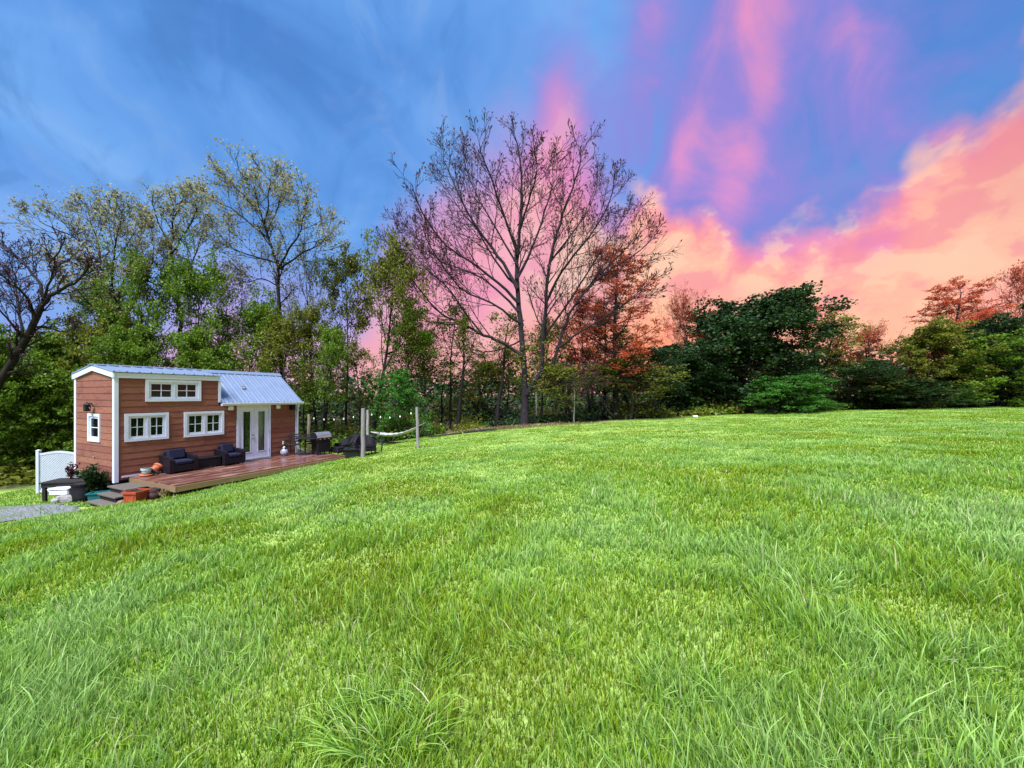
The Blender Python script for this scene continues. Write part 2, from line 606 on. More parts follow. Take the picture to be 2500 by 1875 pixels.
mat('deck_wood', (0.2, 0.07, 0.05), 0.25, 0, 0.6, deck_fn)

mottled('white_trim', (0.60, 0.66, 0.82), (0.68, 0.74, 0.90), 3.0, 0.45, bump=0.1, bd=0.002)
mottled('white_vinyl', (0.42, 0.46, 0.54), (0.50, 0.54, 0.62), 6.0, 0.4, bump=0.05, bd=0.002)
mottled('roof_metal', (0.17, 0.225, 0.345), (0.21, 0.27, 0.395), 2.2, 0.36, 0.25, bump=0.06, bd=0.004)
mottled('rim_wood', (0.17, 0.105, 0.055), (0.27, 0.18, 0.10), 6.0, 0.65, stretch=(0.6, 8, 8), rnd=0.15)
mottled('grey_wood', (0.065, 0.056, 0.050), (0.15, 0.13, 0.11), 5.0, 0.75, stretch=(1, 6, 6), rnd=0.15)
mottled('dark_wood', (0.007, 0.005, 0.005), (0.020, 0.015, 0.014), 5.0, 0.75, stretch=(1, 6, 6), rnd=0.2)
mottled('post_wood', (0.17, 0.155, 0.165), (0.30, 0.275, 0.29), 7.0, 0.8, stretch=(6, 6, 0.7), rnd=0.15)
mottled('pale_post', (0.20, 0.17, 0.12), (0.30, 0.26, 0.19), 7.0, 0.8, stretch=(6, 6, 0.7))
mottled('black_metal', (0.006, 0.006, 0.008), (0.014, 0.014, 0.017), 9.0, 0.55, 0.2, bump=0.1, bd=0.002)
mottled('black_plastic', (0.003, 0.003, 0.005), (0.007, 0.007, 0.010), 6.0, 0.7, bump=0.1, spec=0.2)
mottled('steel', (0.42, 0.42, 0.44), (0.60, 0.60, 0.62), 6.0, 0.32, 0.85, bump=0.05, bd=0.002)
mottled('chassis', (0.012, 0.011, 0.011), (0.03, 0.028, 0.026), 4.0, 0.8)
mottled('terracotta', (0.36, 0.085, 0.035), (0.52, 0.15, 0.065), 9.0, 0.7, rnd=0.1)
mottled('red_pot', (0.26, 0.036, 0.014), (0.38, 0.064, 0.024), 11.0, 0.6)
mottled('teal_plastic', (0.006, 0.095, 0.10), (0.012, 0.15, 0.15), 5.0, 0.45, bump=0.05)
mottled('blue_glaze', (0.28, 0.42, 0.44), (0.42, 0.56, 0.56), 8.0, 0.3, bump=0.05)
mottled('purple_pot', (0.055, 0.022, 0.030), (0.11, 0.045, 0.055), 9.0, 0.6)
mottled('stone', (0.14, 0.13, 0.13), (0.36, 0.34, 0.33), 6.0, 0.85, bump=0.8, bd=0.03)
mottled('brown_stone', (0.11, 0.07, 0.05), (0.26, 0.17, 0.12), 8.0, 0.85, bump=0.8, bd=0.03)
mottled('cushion', (0.002, 0.003, 0.020), (0.004, 0.007, 0.038), 10.0, 0.8, bump=0.2)
mottled('dry_flower', (0.34, 0.25, 0.11), (0.60, 0.50, 0.28), 12.0, 0.8)
mottled('rope_white', (0.30, 0.31, 0.32), (0.42, 0.43, 0.44), 30.0, 0.85)
mottled('curtain', (0.42, 0.46, 0.45), (0.62, 0.66, 0.64), 3.0, 0.85, stretch=(9, 9, 0.4), bump=0.5, bd=0.03)
mottled('doormat', (0.030, 0.020, 0.022), (0.06, 0.042, 0.042), 40.0, 0.95, bump=0.6)
mottled('white_plastic', (0.62, 0.66, 0.68), (0.76, 0.78, 0.80), 5.0, 0.4, bump=0.05)
mottled('soil', (0.010, 0.007, 0.005), (0.025, 0.018, 0.012), 20.0, 0.95, bump=0.8)
mottled('pale_bark', (0.28, 0.25, 0.23), (0.44, 0.40, 0.37), 6.0, 0.85, stretch=(4, 4, 1))
mottled('yellow_leaf', (0.26, 0.30, 0.03), (0.40, 0.42, 0.06), 9.0, 0.6)
mottled('interior', (0.02, 0.018, 0.016), (0.03, 0.026, 0.022), 3.0, 0.9)
mottled('vase_glaze', (0.06, 0.10, 0.30), (0.62, 0.62, 0.66), 14.0, 0.25, bump=0.0)


def wicker_fn(g, p):
    co = obj_co(g)
    w = g.node('ShaderNodeTexWave', wave_type='BANDS', bands_direction='Z')
    g.put(w.inputs['Vector'], co)
    w.inputs['Scale'].default_value = 14
    w.inputs['Distortion'].default_value = 1.0
    w2 = g.node('ShaderNodeTexWave', wave_type='BANDS', bands_direction='DIAGONAL')
    g.put(w2.inputs['Vector'], co)
    w2.inputs['Scale'].default_value = 10
    h = g.m('MULTIPLY', w.outputs['Fac'], w2.outputs['Fac'])
    g.l.new(g.ramp(h, [(0.1, (0.003, 0.002, 0.005, 1)), (0.8, (0.014, 0.009, 0.021, 1))]), p.inputs['Base Color'])
    add_bump(g, p, h, 0.6, 0.01)
mat('wicker', (0.015, 0.012, 0.02), 0.55, 0, 0.3, wicker_fn)


def glass_mat(name, tint):
    m = bpy.data.materials.new(name)
    m.use_nodes = True
    g = NG(m.node_tree)
    g.n.clear()
    out = g.node('ShaderNodeOutputMaterial')
    tr = g.node('ShaderNodeBsdfTransparent')
    tr.inputs[0].default_value = tint
    gl = g.node('ShaderNodeBsdfGlossy')
    gl.inputs['Roughness'].default_value = 0.03
    gl.inputs[0].default_value = (0.55, 0.6, 0.65, 1)
    fr = g.node('ShaderNodeFresnel')
    fr.inputs[0].default_value = 1.5
    mx = g.node('ShaderNodeMixShader')
    g.l.new(fr.outputs[0], mx.inputs[0])
    g.l.new(tr.outputs[0], mx.inputs[1])
    g.l.new(gl.outputs[0], mx.inputs[2])
    g.l.new(mx.outputs[0], out.inputs[0])
    MATS[name] = m
glass_mat('window_glass', (0.22, 0.30, 0.32, 1))
glass_mat('clear_glass', (0.9, 0.93, 0.92, 1))

def bulb_mat():
    m = mat('bulb', (0.8, 0.78, 0.7), 0.2)
bulb_mat()


def leaf_mat(name, stops, trans=0.35, rough=0.55):
    """foliage: each leaf takes its own tint; part of the light passes through"""
    m = bpy.data.materials.new(name)
    m.use_nodes = True
    g = NG(m.node_tree)
    g.n.clear()
    out = g.node('ShaderNodeOutputMaterial')
    geo = g.node('ShaderNodeNewGeometry')
    clump = g.noise(g.node('ShaderNodeTexCoord').outputs['Object'], 0.9, 2, 0.5)
    k = g.m('ADD', g.m('MULTIPLY', geo.outputs['Random Per Island'], 0.62), g.m('MULTIPLY', g.m('SUBTRACT', clump, 0.31), 1.0), clamp=True)
    col = g.ramp(k, stops)
    d = g.node('ShaderNodeBsdfPrincipled')
    d.inputs['Roughness'].default_value = rough
    d.inputs['Specular IOR Level'].default_value = 0.25
    g.l.new(col, d.inputs['Base Color'])
    t = g.node('ShaderNodeBsdfTranslucent')
    g.l.new(col, t.inputs[0])
    mx = g.node('ShaderNodeMixShader')
    mx.inputs[0].default_value = trans
    g.l.new(d.outputs[0], mx.inputs[1])
    g.l.new(t.outputs[0], mx.inputs[2])
    g.l.new(mx.outputs[0], out.inputs[0])
    MATS[name] = m
    return m


leaf_mat('leaf_green', [(0.0, (0.045, 0.095, 0.006, 1)), (0.5, (0.115, 0.205, 0.014, 1)), (1.0, (0.215, 0.330, 0.034, 1))], 0.45)
leaf_mat('leaf_olive', [(0.0, (0.060, 0.078, 0.006, 1)), (0.5, (0.150, 0.170, 0.016, 1)), (1.0, (0.27, 0.275, 0.040, 1))], 0.45)
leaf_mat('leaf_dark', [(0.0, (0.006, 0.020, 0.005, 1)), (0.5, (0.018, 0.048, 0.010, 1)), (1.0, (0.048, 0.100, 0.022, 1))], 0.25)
leaf_mat('leaf_bright', [(0.0, (0.020, 0.085, 0.008, 1)), (0.5, (0.055, 0.180, 0.020, 1)), (1.0, (0.12, 0.30, 0.045, 1))])
leaf_mat('leaf_pale', [(0.0, (0.13, 0.13, 0.050, 1)), (0.5, (0.27, 0.265, 0.125, 1)), (1.0, (0.46, 0.43, 0.27, 1))], 0.5)
leaf_mat('leaf_bud', [(0.0, (0.040, 0.010, 0.020, 1)), (0.5, (0.11, 0.028, 0.042, 1)), (1.0, (0.23, 0.075, 0.065, 1))], 0.45)  # bud colour reddened to take in the pink sky glow on the twigs
leaf_mat('leaf_skyglow', [(0.0, (0.36, 0.050, 0.022, 1)), (0.5, (0.58, 0.115, 0.052, 1)), (1.0, (0.72, 0.25, 0.11, 1))], 0.55)  # coral sky glow seen through the treetops, painted as leaf colour
leaf_mat('leaf_dry', [(0.0, (0.10, 0.070, 0.035, 1)), (0.5, (0.22, 0.165, 0.085, 1)), (1.0, (0.36, 0.29, 0.16, 1))], 0.2)


def bark_fn(c1, c2):
    def fn(g, p):
        co = obj_co(g)
        v = g.mapping(co, (5, 5, 0.9))
        n = g.noise(v, 3.2, 6, 0.65, 0.4)
        g.l.new(g.ramp(n, [(0.3, (*c1, 1)), (0.72, (*c2, 1))]), p.inputs['Base Color'])
        add_bump(g, p, n, 0.9, 0.05)
    return fn
mat('bark', (0.05, 0.045, 0.045), 0.9, 0, 0.2, bark_fn((0.010, 0.008, 0.009), (0.045, 0.038, 0.038)))
mat('bark_oak', (0.08, 0.07, 0.075), 0.9, 0, 0.2, bark_fn((0.007, 0.005, 0.007), (0.042, 0.032, 0.043)))
mat('bark_dark', (0.03, 0.025, 0.022), 0.9, 0, 0.2, bark_fn((0.006, 0.005, 0.005), (0.026, 0.021, 0.020)))


def grass_blade_mat():
    m = bpy.data.materials.new('grass_blades')
    m.use_nodes = True
    g = NG(m.node_tree)
    g.n.clear()
    out = g.node('ShaderNodeOutputMaterial')
    at = g.node('ShaderNodeAttribute', attribute_name='tint')
    sp = g.node('ShaderNodeSeparateXYZ')
    g.l.new(at.outputs['Vector'], sp.inputs[0])
    hue, tip, dry = sp.outputs
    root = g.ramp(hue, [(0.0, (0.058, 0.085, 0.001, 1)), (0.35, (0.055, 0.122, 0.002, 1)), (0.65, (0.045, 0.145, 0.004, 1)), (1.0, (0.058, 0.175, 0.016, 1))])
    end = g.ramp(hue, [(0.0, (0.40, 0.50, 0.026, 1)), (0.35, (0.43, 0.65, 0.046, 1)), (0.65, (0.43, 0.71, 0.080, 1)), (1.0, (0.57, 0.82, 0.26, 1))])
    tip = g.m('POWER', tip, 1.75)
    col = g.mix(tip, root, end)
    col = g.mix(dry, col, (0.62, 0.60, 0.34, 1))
    d = g.node('ShaderNodeBsdfPrincipled')
    d.inputs['Roughness'].default_value = 0.45
    d.inputs['Specular IOR Level'].default_value = 0.22
    g.l.new(col, d.inputs['Base Color'])
    t = g.node('ShaderNodeBsdfTranslucent')
    g.l.new(col, t.inputs[0])
    mx = g.node('ShaderNodeMixShader')
    mx.inputs[0].default_value = 0.4
    g.l.new(d.outputs[0], mx.inputs[1])
    g.l.new(t.outputs[0], mx.inputs[2])
    g.l.new(mx.outputs[0], out.inputs[0])
    MATS['grass_blades'] = m
grass_blade_mat()


def ground_fn(g, p):
    geo = g.node('ShaderNodeNewGeometry')
    pos = geo.outputs['Position']
    at = g.node('ShaderNodeAttribute', attribute_name='wood')
    n1 = g.noise(pos, 0.45, 5, 0.6)
    n2 = g.noise(g.mapping(pos, (1, 2.2, 1)), 2.2, 5, 0.65)
    n3 = g.noise(pos, 30.0, 4, 0.7)
    k = g.m('ADD', g.m('MULTIPLY', n1, 0.5), g.m('MULTIPLY', n2, 0.5))
    grass = g.ramp(k, [(0.3, (0.18, 0.27, 0.035, 1)), (0.48, (0.28, 0.40, 0.075, 1)), (0.6, (0.35, 0.48, 0.12, 1)), (0.75, (0.41, 0.52, 0.16, 1))])
    grass = g.mix(g.m('MULTIPLY', g.smooth(n3, 0.35, 0.75), 0.4), grass, (0.09, 0.13, 0.015, 1))
    litter = g.ramp(n3, [(0.3, (0.012, 0.009, 0.006, 1)), (0.6, (0.045, 0.033, 0.020, 1)), (0.85, (0.115, 0.085, 0.050, 1))])
    g.l.new(g.mix(at.outputs['Fac'], grass, litter), p.inputs['Base Color'])
    add_bump(g, p, n3, 0.6, 0.04)
mat('ground', (0.1, 0.2, 0.02), 0.9, 0, 0.2, ground_fn)


def gravel_fn(g, p):
    co = obj_co(g)
    v = g.node('ShaderNodeTexVoronoi')
    g.put(v.inputs['Vector'], co)
    v.inputs['Scale'].default_value = 24
    big = g.noise(co, 0.9, 4, 0.6)
    c = g.ramp(g.node('ShaderNodeSeparateColor').outputs[0], [(0, (0.2, 0.2, 0.2, 1)), (1, (0.5, 0.5, 0.5, 1))])
    sc = g.node('ShaderNodeSeparateColor')
    g.l.new(v.outputs['Color'], sc.inputs[0])
    c = g.ramp(sc.outputs[0], [(0.0, (0.085, 0.09, 0.11, 1)), (0.5, (0.165, 0.17, 0.20, 1)), (1.0, (0.26, 0.26, 0.29, 1))])
    c = g.mix(g.m('MULTIPLY', g.smooth(big, 0.48, 0.62), 0.6), c, (0.10, 0.16, 0.04, 1))
    g.l.new(c, p.inputs['Base Color'])
    add_bump(g, p, v.outputs['Distance'], 0.8, 0.03)
mat('gravel', (0.3, 0.3, 0.32), 0.9, 0, 0.3, gravel_fn)

def M(n):
    return MATS[n]

# ------------------------------------------------------------------ ground
def build_ground():
    s = np.linspace(-1, 1, 181)
    ax = np.sinh(s * 5.2) / math.sinh(5.2) * 900
    s2 = np.linspace(-0.62, 1, 181)
    ay = np.sinh(s2 * 5.2) / math.sinh(5.2) * 1200 + 8
    X, Y = np.meshgrid(ax, ay)
    Z = gz(X, Y)
    nx, ny = len(ax), len(ay)
    v = np.stack([X, Y, Z], -1).reshape(-1, 3)
    i = np.arange(nx * ny).reshape(ny, nx)
    f = np.stack([i[:-1, :-1], i[:-1, 1:], i[1:, 1:], i[1:, :-1]], -1).reshape(-1, 4)
    me = np_mesh('ground', v, f, True)
    u = X / np.maximum(Y, 3.0)
    d = edge_depth(u)
    wood = np.clip((Y - d + (vnoise(X, Y, 1.5) - .5) * 2.5) / 1.5, 0, 1)
    # bare mulch round the oak
    tx, ty = spot(1280, 28.0)[:2]
    mul = np.clip(1.3 - np.hypot((X - tx + 1.5) / 4.5, (Y - ty + .6) / 1.1), 0, 1)
    wood = np.maximum(wood, mul)
    # trodden earth under the house and deck
    t_, d_ = hloc(X, Y)
    under = ((t_ > -0.3) & (t_ < 6.6) & (d_ > -3.2) & (d_ < 2.6)).astype(float)
    wood = np.maximum(wood, under)
    a = me.attributes.new('wood', 'FLOAT', 'POINT')
    a.data.foreach_set('value', wood.ravel().astype(np.float32))
    o = link('ground', me, M('ground'))
    tag(o, kind='structure')

    # gravel drive
    xs = np.arange(-24, -11, 0.25); ys = np.arange(7.2, 12.2, 0.25)
    X, Y = np.meshgrid(xs, ys)
    P = [Vector(p) for p in GRAVEL]
    mb = MB()
    idx = {}
    for yi in range(len(ys) - 1):
        for xi in range(len(xs) - 1):
            cx_, cy_ = xs[xi] + .125, ys[yi] + .125
            jit = (vnoise(cx_, cy_, 0.9) - .5) * .9
            if inpoly(np.array([cx_ + jit]), np.array([cy_ + jit * .6]), GRAVEL)[0]:
                q = []
                for a_, b_ in ((0, 0), (1, 0), (1, 1), (0, 1)):
                    k = (xi + a_, yi + b_)
                    if k not in idx:
                        idx[k] = len(mb.v)
                        xx, yy = xs[k[0]], ys[k[1]]
                        mb.v.append((xx, yy, gzf(xx, yy) + 0.02))
                    q.append(idx[k])
                mb.f.append(tuple(q))
    o = mb.build('gravel_path', M('gravel'), smooth=True)
    tag(o, 'grey gravel drive running out past the front steps', kind='structure')


build_ground()


# ------------------------------------------------------------------ the tiny house
LEN, WID = 6.05, 2.8
DORM = 2.88                       # length of the raised loft end
Z_EAVE, Z_LOW, Z_RIDGE = 3.37, 2.40, 3.64
ROW = 0.21
house = empty('tiny_house', HOUSE, HRZ, 'red-brown wooden tiny house with white trim and a pale metal roof', 'house')

OPEN_FRONT = [(0.20, 1.33, 1.19, 2.085), (1.77, 3.05, 1.18, 2.08), (0.71, 2.29, 2.46, 3.20), (3.51, 4.85, -0.1, 2.27)]
OPEN_END = [(0.93, 1.80, 1.16, 2.07)]


def spans(a0, a1, zc, openings):
    out = [(a0, a1)]
    for x0, x1, z0, z1 in openings:
        if z0 + .02 < zc < z1 - .02:
            nxt = []
            for s0, s1 in out:
                if x1 <= s0 or x0 >= s1:
                    nxt.append((s0, s1))
                else:
                    if x0 + .04 > s0: nxt.append((s0, x0 + .04))
                    if x1 - .04 < s1: nxt.append((x1 - .04, s1))
            out = nxt
    return out


def lap(side, a0, a1, z0, z1, b0=None, b1=None):
    """one lap board: proud at its lower edge. side maps (along, out, up) to the house frame"""
    b0 = a0 if b0 is None else b0
    b1 = a1 if b1 is None else b1
    sec = [(0.0, z0 + .001), (0.030, z0 + .001), (0.031, z0 + .012), (0.017, z1 + .010), (0.0, z1 + .010)]
    mb = MB()
    vs_ = []
    for k, (al, ar) in enumerate(((a0, b0), (a1, b1))):
        for i, (d, z) in enumerate(sec):
            a = al if i < 3 else ar
            vs_.append(side(a, d, z))
    n = len(sec)
    mb.add(vs_, [tuple(range(n - 1, -1, -1)), tuple(range(n, 2 * n))] + [(i, (i + 1) % n, n + (i + 1) % n, n + i) for i in range(n)])
    return mb


S_FRONT = lambda a, d, z: (a, -d, z)
S_BACK = lambda a, d, z: (a, WID + d, z)
S_LEFT = lambda a, d, z: (-d, a, z)
S_RIGHT = lambda a, d, z: (LEN + d, a, z)


def sided_box(side, a0, a1, d0, d1, z0, z1):
    p, q = side(a0, d0, z0), side(a1, d1, z1)
    return MB().box(min(p[0], q[0]), max(p[0], q[0]), min(p[1], q[1]), max(p[1], q[1]), min(p[2], q[2]), max(p[2], q[2]))


def roof_low(y):      # loft roof underside
    return Z_EAVE - .02 + (Z_RIDGE - Z_EAVE) * (1 - abs(y - WID / 2) / (WID / 2))


def roof_steep(y):
    return Z_LOW - .05 + (Z_RIDGE - Z_LOW) * (1 - abs(y - WID / 2) / (WID / 2 + .15))


def build_walls():
    rng = random.Random(5)
    wall = {}
    for nm in ('front', 'back', 'left', 'right'):
        pass
    nrow = 17
    for i in range(nrow):
        z0, z1 = i * ROW, (i + 1) * ROW
        zc = (z0 + z1) / 2
        for side, opens in ((S_FRONT, OPEN_FRONT), (S_BACK, [])):
            if zc < Z_EAVE - .05:
                a1 = LEN - .005 if zc < Z_LOW - .05 else DORM
                for s0, s1 in spans(0.005, a1, zc, opens):
                    if s1 - s0 < .03: continue
                    cut = [s0, s1]
                    if s1 - s0 > 3.0:                       # butt joints, staggered
                        cut = [s0, s0 + (s1 - s0) * rng.uniform(.3, .7), s1]
                    for c0, c1 in zip(cut[:-1], cut[1:]):
                        lap(side, c0, c1 - .003, z0, z1).build('siding_plank', M('siding'), house)
        # gable ends
        for side, roof, opens in ((S_LEFT, roof_low, OPEN_END), (S_RIGHT, roof_steep, [])):
            ys = np.linspace(0.0, WID, 141)
            rz = np.array([roof(y) for y in ys])
            ok0 = ys[rz > z0 + .004]
            ok1 = ys[rz > min(z1, Z_RIDGE - .03)]
            if len(ok0) < 3: continue
            ztop = z1
            if len(ok1) < 3:
                ok1 = np.array([WID / 2 - .02, WID / 2 + .02]); ztop = Z_RIDGE - .03
            for s0, s1 in spans(ok0[0] + .005, ok0[-1] - .005, zc, opens):
                b0 = max(s0, ok1[0]); b1 = min(s1, ok1[-1])
                if s1 - s0 < .03: continue
                lap(side, s0, s1, z0, min(ztop, z1), b0, b1).build('siding_plank', M('siding'), house)

    # white corner boards, all four corners
    w = .115
    for (x0, x1, y0, y1, zt, zb) in ((-.055, -.055 + w, -.055, -.055 + w, Z_EAVE, -.06), (LEN + .055 - w, LEN + .055, -.055, -.055 + w, Z_LOW - .02, 0.0),
                                 (-.055, -.055 + w, WID + .055 - w, WID + .055, Z_EAVE, -.06), (LEN + .055 - w, LEN + .055, WID + .055 - w, WID + .055, Z_LOW - .02, 0.0)):
        MB().cbox(x0, x1, y0, y1, zb, zt, .008).build('corner_board', M('white_trim'), house)
    # loft: fascia under the eave, side boards where the lower roof starts
    for y0, y1 in ((-.075, -.040), (WID + .040, WID + .075)):
        MB().box(-.10, DORM + .02, y0, y1, Z_EAVE - .155, Z_EAVE + .005).build('fascia', M('white_trim'), house)
    for y in (0.0, WID):
        s = -1 if y == 0 else 1
        yy = sorted((y + s * .058, y - s * .06))
        MB().box(DORM - .02, DORM + .06, yy[0], yy[1], Z_LOW + .0, Z_EAVE - .16).build('corner_board', M('white_trim'), house)
    # loft cheeks above the lower roof
    for s in (0, 1):
        y_e, y_r = (0.02, WID / 2) if s == 0 else (WID - .02, WID / 2)
        MB().prism([(y_e, Z_LOW), (y_e, Z_EAVE - .01), (y_r, Z_RIDGE - .03), (y_r, Z_RIDGE - .12)], 'x', DORM - .03, DORM + .03).build('loft_cheek', M('white_trim'), house)
    # rake boards on the left gable
    for s in (0, 1):
        y_e = -.10 if s == 0 else WID + .10
        MB().prism([(y_e, Z_EAVE - .155), (y_e, Z_EAVE + .005), (WID / 2, Z_RIDGE - .005), (WID / 2, Z_RIDGE - .165)], 'x', -.085, -.045).build('rake_board', M('white_trim'), house)
        y_e = -.18 if s == 0 else WID + .18
        MB().prism([(y_e, Z_LOW - .14), (y_e, Z_LOW - .01), (WID / 2, Z_RIDGE - .02), (WID / 2, Z_RIDGE - .16)], 'x', LEN + .07, LEN + .11).build('rake_board', M('white_trim'), house)
    # floor, chassis, blocks
    MB().box(.02, LEN - .02, .02, WID - .02, -.02, .05).build('floor', M('interior'), house)
    MB().box(.012, LEN - .012, WID - .03, WID - .012, .05, Z_LOW - .1).build('dark_lining', M('interior'), house)  # dark sheets added inside so the rooms behind the glass look unlit
    MB().box(.012, DORM, WID - .034, WID - .014, Z_LOW - .1, Z_EAVE - .05).build('dark_lining', M('interior'), house)
    MB().box(LEN - .04, LEN - .02, .03, WID - .04, .05, Z_LOW - .2).build('dark_lining', M('interior'), house)
    MB().box(.10, LEN - .10, .14, WID - .14, -.24, -.024).build('chassis', M('chassis'), house)
    for x in (.5, 2.0, 3.8, 5.5):
        for y in (.35, WID - .35):
            MB().box(x - .16, x + .16, y - .16, y + .16, -.62, -.243).build('support_block', M('stone'), house)
    for y in (.30, WID - .30):
        for x in (2.55, 3.35):
            o = MB().lathe([(.05, -.09), (.20, -.10), (.33, -.08), (.34, 0), (.33, .08), (.20, .10), (.05, .09)], 20).build('wheel', M('black_plastic'), house, smooth=True)
            o.rotation_euler = (R(90), 0, 0)
            o.location = (x, y, -.30)


def roof_panels(x0, x1, y_e, z_e, y_r, z_r, step, name='roof_panel'):
    """ribbed metal sheets from eave to ridge; each sheet carries a raised seam on one edge"""
    n = max(1, int(round((x1 - x0) / step)))
    w = (x1 - x0) / n
    L = math.hypot(y_r - y_e, z_r - z_e)
    sgn = 1 if y_r > y_e else -1
    ny, nz = -(z_r - z_e) / L * sgn * sgn, abs(y_r - y_e) / L
    ny = -(z_r - z_e) / L * (1 if y_r > y_e else -1)
    th = .03
    prof = [(0, 0), (0.0, .02), (.012, .052), (.040, .052), (.052, .02), (w * .5 - .015, .02), (w * .5, .028), (w * .5 + .015, .02), (w - .003, .02), (w - .003, 0)]
    for i in range(n):
        xx = x0 + i * w
        vs_ = []
        for (yy, zz) in ((y_e, z_e), (y_r, z_r)):
            for a, h in prof:
                vs_.append((xx + a, yy + ny * h, zz + nz * h))
        k = len(prof)
        MB().add(vs_, [tuple(range(k - 1, -1, -1)), tuple(range(k, 2 * k))] + [(j, (j + 1) % k, k + (j + 1) % k, k + j) for j in range(k)]).build(name, M('roof_metal'), house)


def build_roof():
    mid = WID / 2
    for s in (0, 1):
        roof_panels(-.10, DORM + .05, -.11 if s == 0 else WID + .11, Z_EAVE + .012, mid, Z_RIDGE + .0, .30)
        roof_panels(DORM + .065, LEN + .15, -.20 if s == 0 else WID + .20, Z_LOW - .03, mid, Z_RIDGE - .01, .295)
    # ridge caps: flat-pitched over the loft, steep beyond it
    for x0, x1, w_, dz in ((-.12, DORM + .055, .17, .19), (DORM + .06, LEN + .17, .15, .80)):
        zt = Z_RIDGE + .062
        MB().prism([(mid - w_, zt - w_ * dz), (mid, zt), (mid + w_, zt - w_ * dz), (mid + w_, zt - w_ * dz - .03), (mid, zt - .03), (mid - w_, zt - w_ * dz - .03)], 'x', x0, x1).build('ridge_cap', M('roof_metal'), house)
    # gutter on the low eave, downpipe at the far corner
    for s in (0, 1):
        f = (lambda y: y) if s == 0 else (lambda y: WID - y)
        poly = [(f(-.285), Z_LOW - .02), (f(-.29), Z_LOW - .05), (f(-.255), Z_LOW - .13), (f(-.17), Z_LOW - .13), (f(-.165), Z_LOW - .045), (f(-.175), Z_LOW - .045), (f(-.18), Z_LOW - .12), (f(-.25), Z_LOW - .12), (f(-.275), Z_LOW - .02)]
        MB().prism(poly, 'x', DORM + .0, LEN + .19).build('gutter', M('white_trim'), house)
    MB().tube([(LEN - .03, -.23, Z_LOW - .13), (LEN - .03, -.20, Z_LOW - .22), (LEN + .0, -.10, Z_LOW - .34), (LEN + .0, -.10, .42), (LEN + .02, -.12, .26), (LEN + .16, -.40, .13)],
              [.042] * 6, 8).build('downpipe', M('white_trim'), house, smooth=True)
    MB().box(3.95, 4.12, .42, .50, 3.02, 3.06).build('roof_vent', M('steel'), house)


def frame_ring(side, a0, a1, z0, z1, w, d0, d1):
    """rectangular frame of four butted boards as one mesh"""
    mb = MB()
    pts = []
    for d in (d0, d1):
        for (a, z) in ((a0, z0), (a1, z0), (a1, z1), (a0, z1), (a0 + w, z0 + w), (a1 - w, z0 + w), (a1 - w, z1 - w), (a0 + w, z1 - w)):
            pts.append(side(a, d, z))
    f = []
    for i in range(4):
        j = (i + 1) % 4
        f += [(i, j, 4 + j, 4 + i), (8 + i, 8 + j, 12 + j, 12 + i), (i, j, 8 + j, 8 + i), (4 + i, 4 + j, 12 + j, 12 + i)]
    return mb.add(pts, f)


def window(side, a0, a1, z0, z1, nsash=2, cols=2, rows=2, label=None, pw=None):
    win = frame_ring(side, a0, a1, z0, z1, .085, -.03, .062).build('window', M('white_trim'), house)
    if label: win['label'] = label
    ia0, ia1, iz0, iz1 = a0 + .087, a1 - .087, z0 + .087, z1 - .087
    if nsash == 2:
        mid = (ia0 + ia1) / 2
        sided_box(side, mid - .02, mid + .02, -.025, .045, iz0, iz1).build('mullion', M('white_trim'), win)
        sash = [(ia0, mid - .022), (mid + .022, ia1)]
    else:
        sash = [(ia0, ia1)]
    for s0, s1 in sash:
        frame_ring(side, s0 + .001, s1 - .001, iz0 + .001, iz1 - .001, .068, -.028, .030).build('sash', M('white_trim'), win)
        g0, g1, h0, h1 = s0 + .07, s1 - .07, iz0 + .07, iz1 - .07
        cw, rh = (g1 - g0) / cols, (h1 - h0) / rows
        for c in range(1, cols):
            sided_box(side, g0 + c * cw - .011, g0 + c * cw + .011, -.012, .018, h0, h1).build('muntin', M('white_trim'), win)
        for r_ in range(1, rows):
            sided_box(side, g0, g1, -.0105, .016, h0 + r_ * rh - .011, h0 + r_ * rh + .011).build('muntin', M('white_trim'), win)
        for c in range(cols):
            for r_ in range(rows):
                sided_box(side, g0 + c * cw - .004, g0 + (c + 1) * cw + .004, -.008, -.003, h0 + r_ * rh - .004, h0 + (r_ + 1) * rh + .004).build('pane', M('window_glass'), win)
    return win


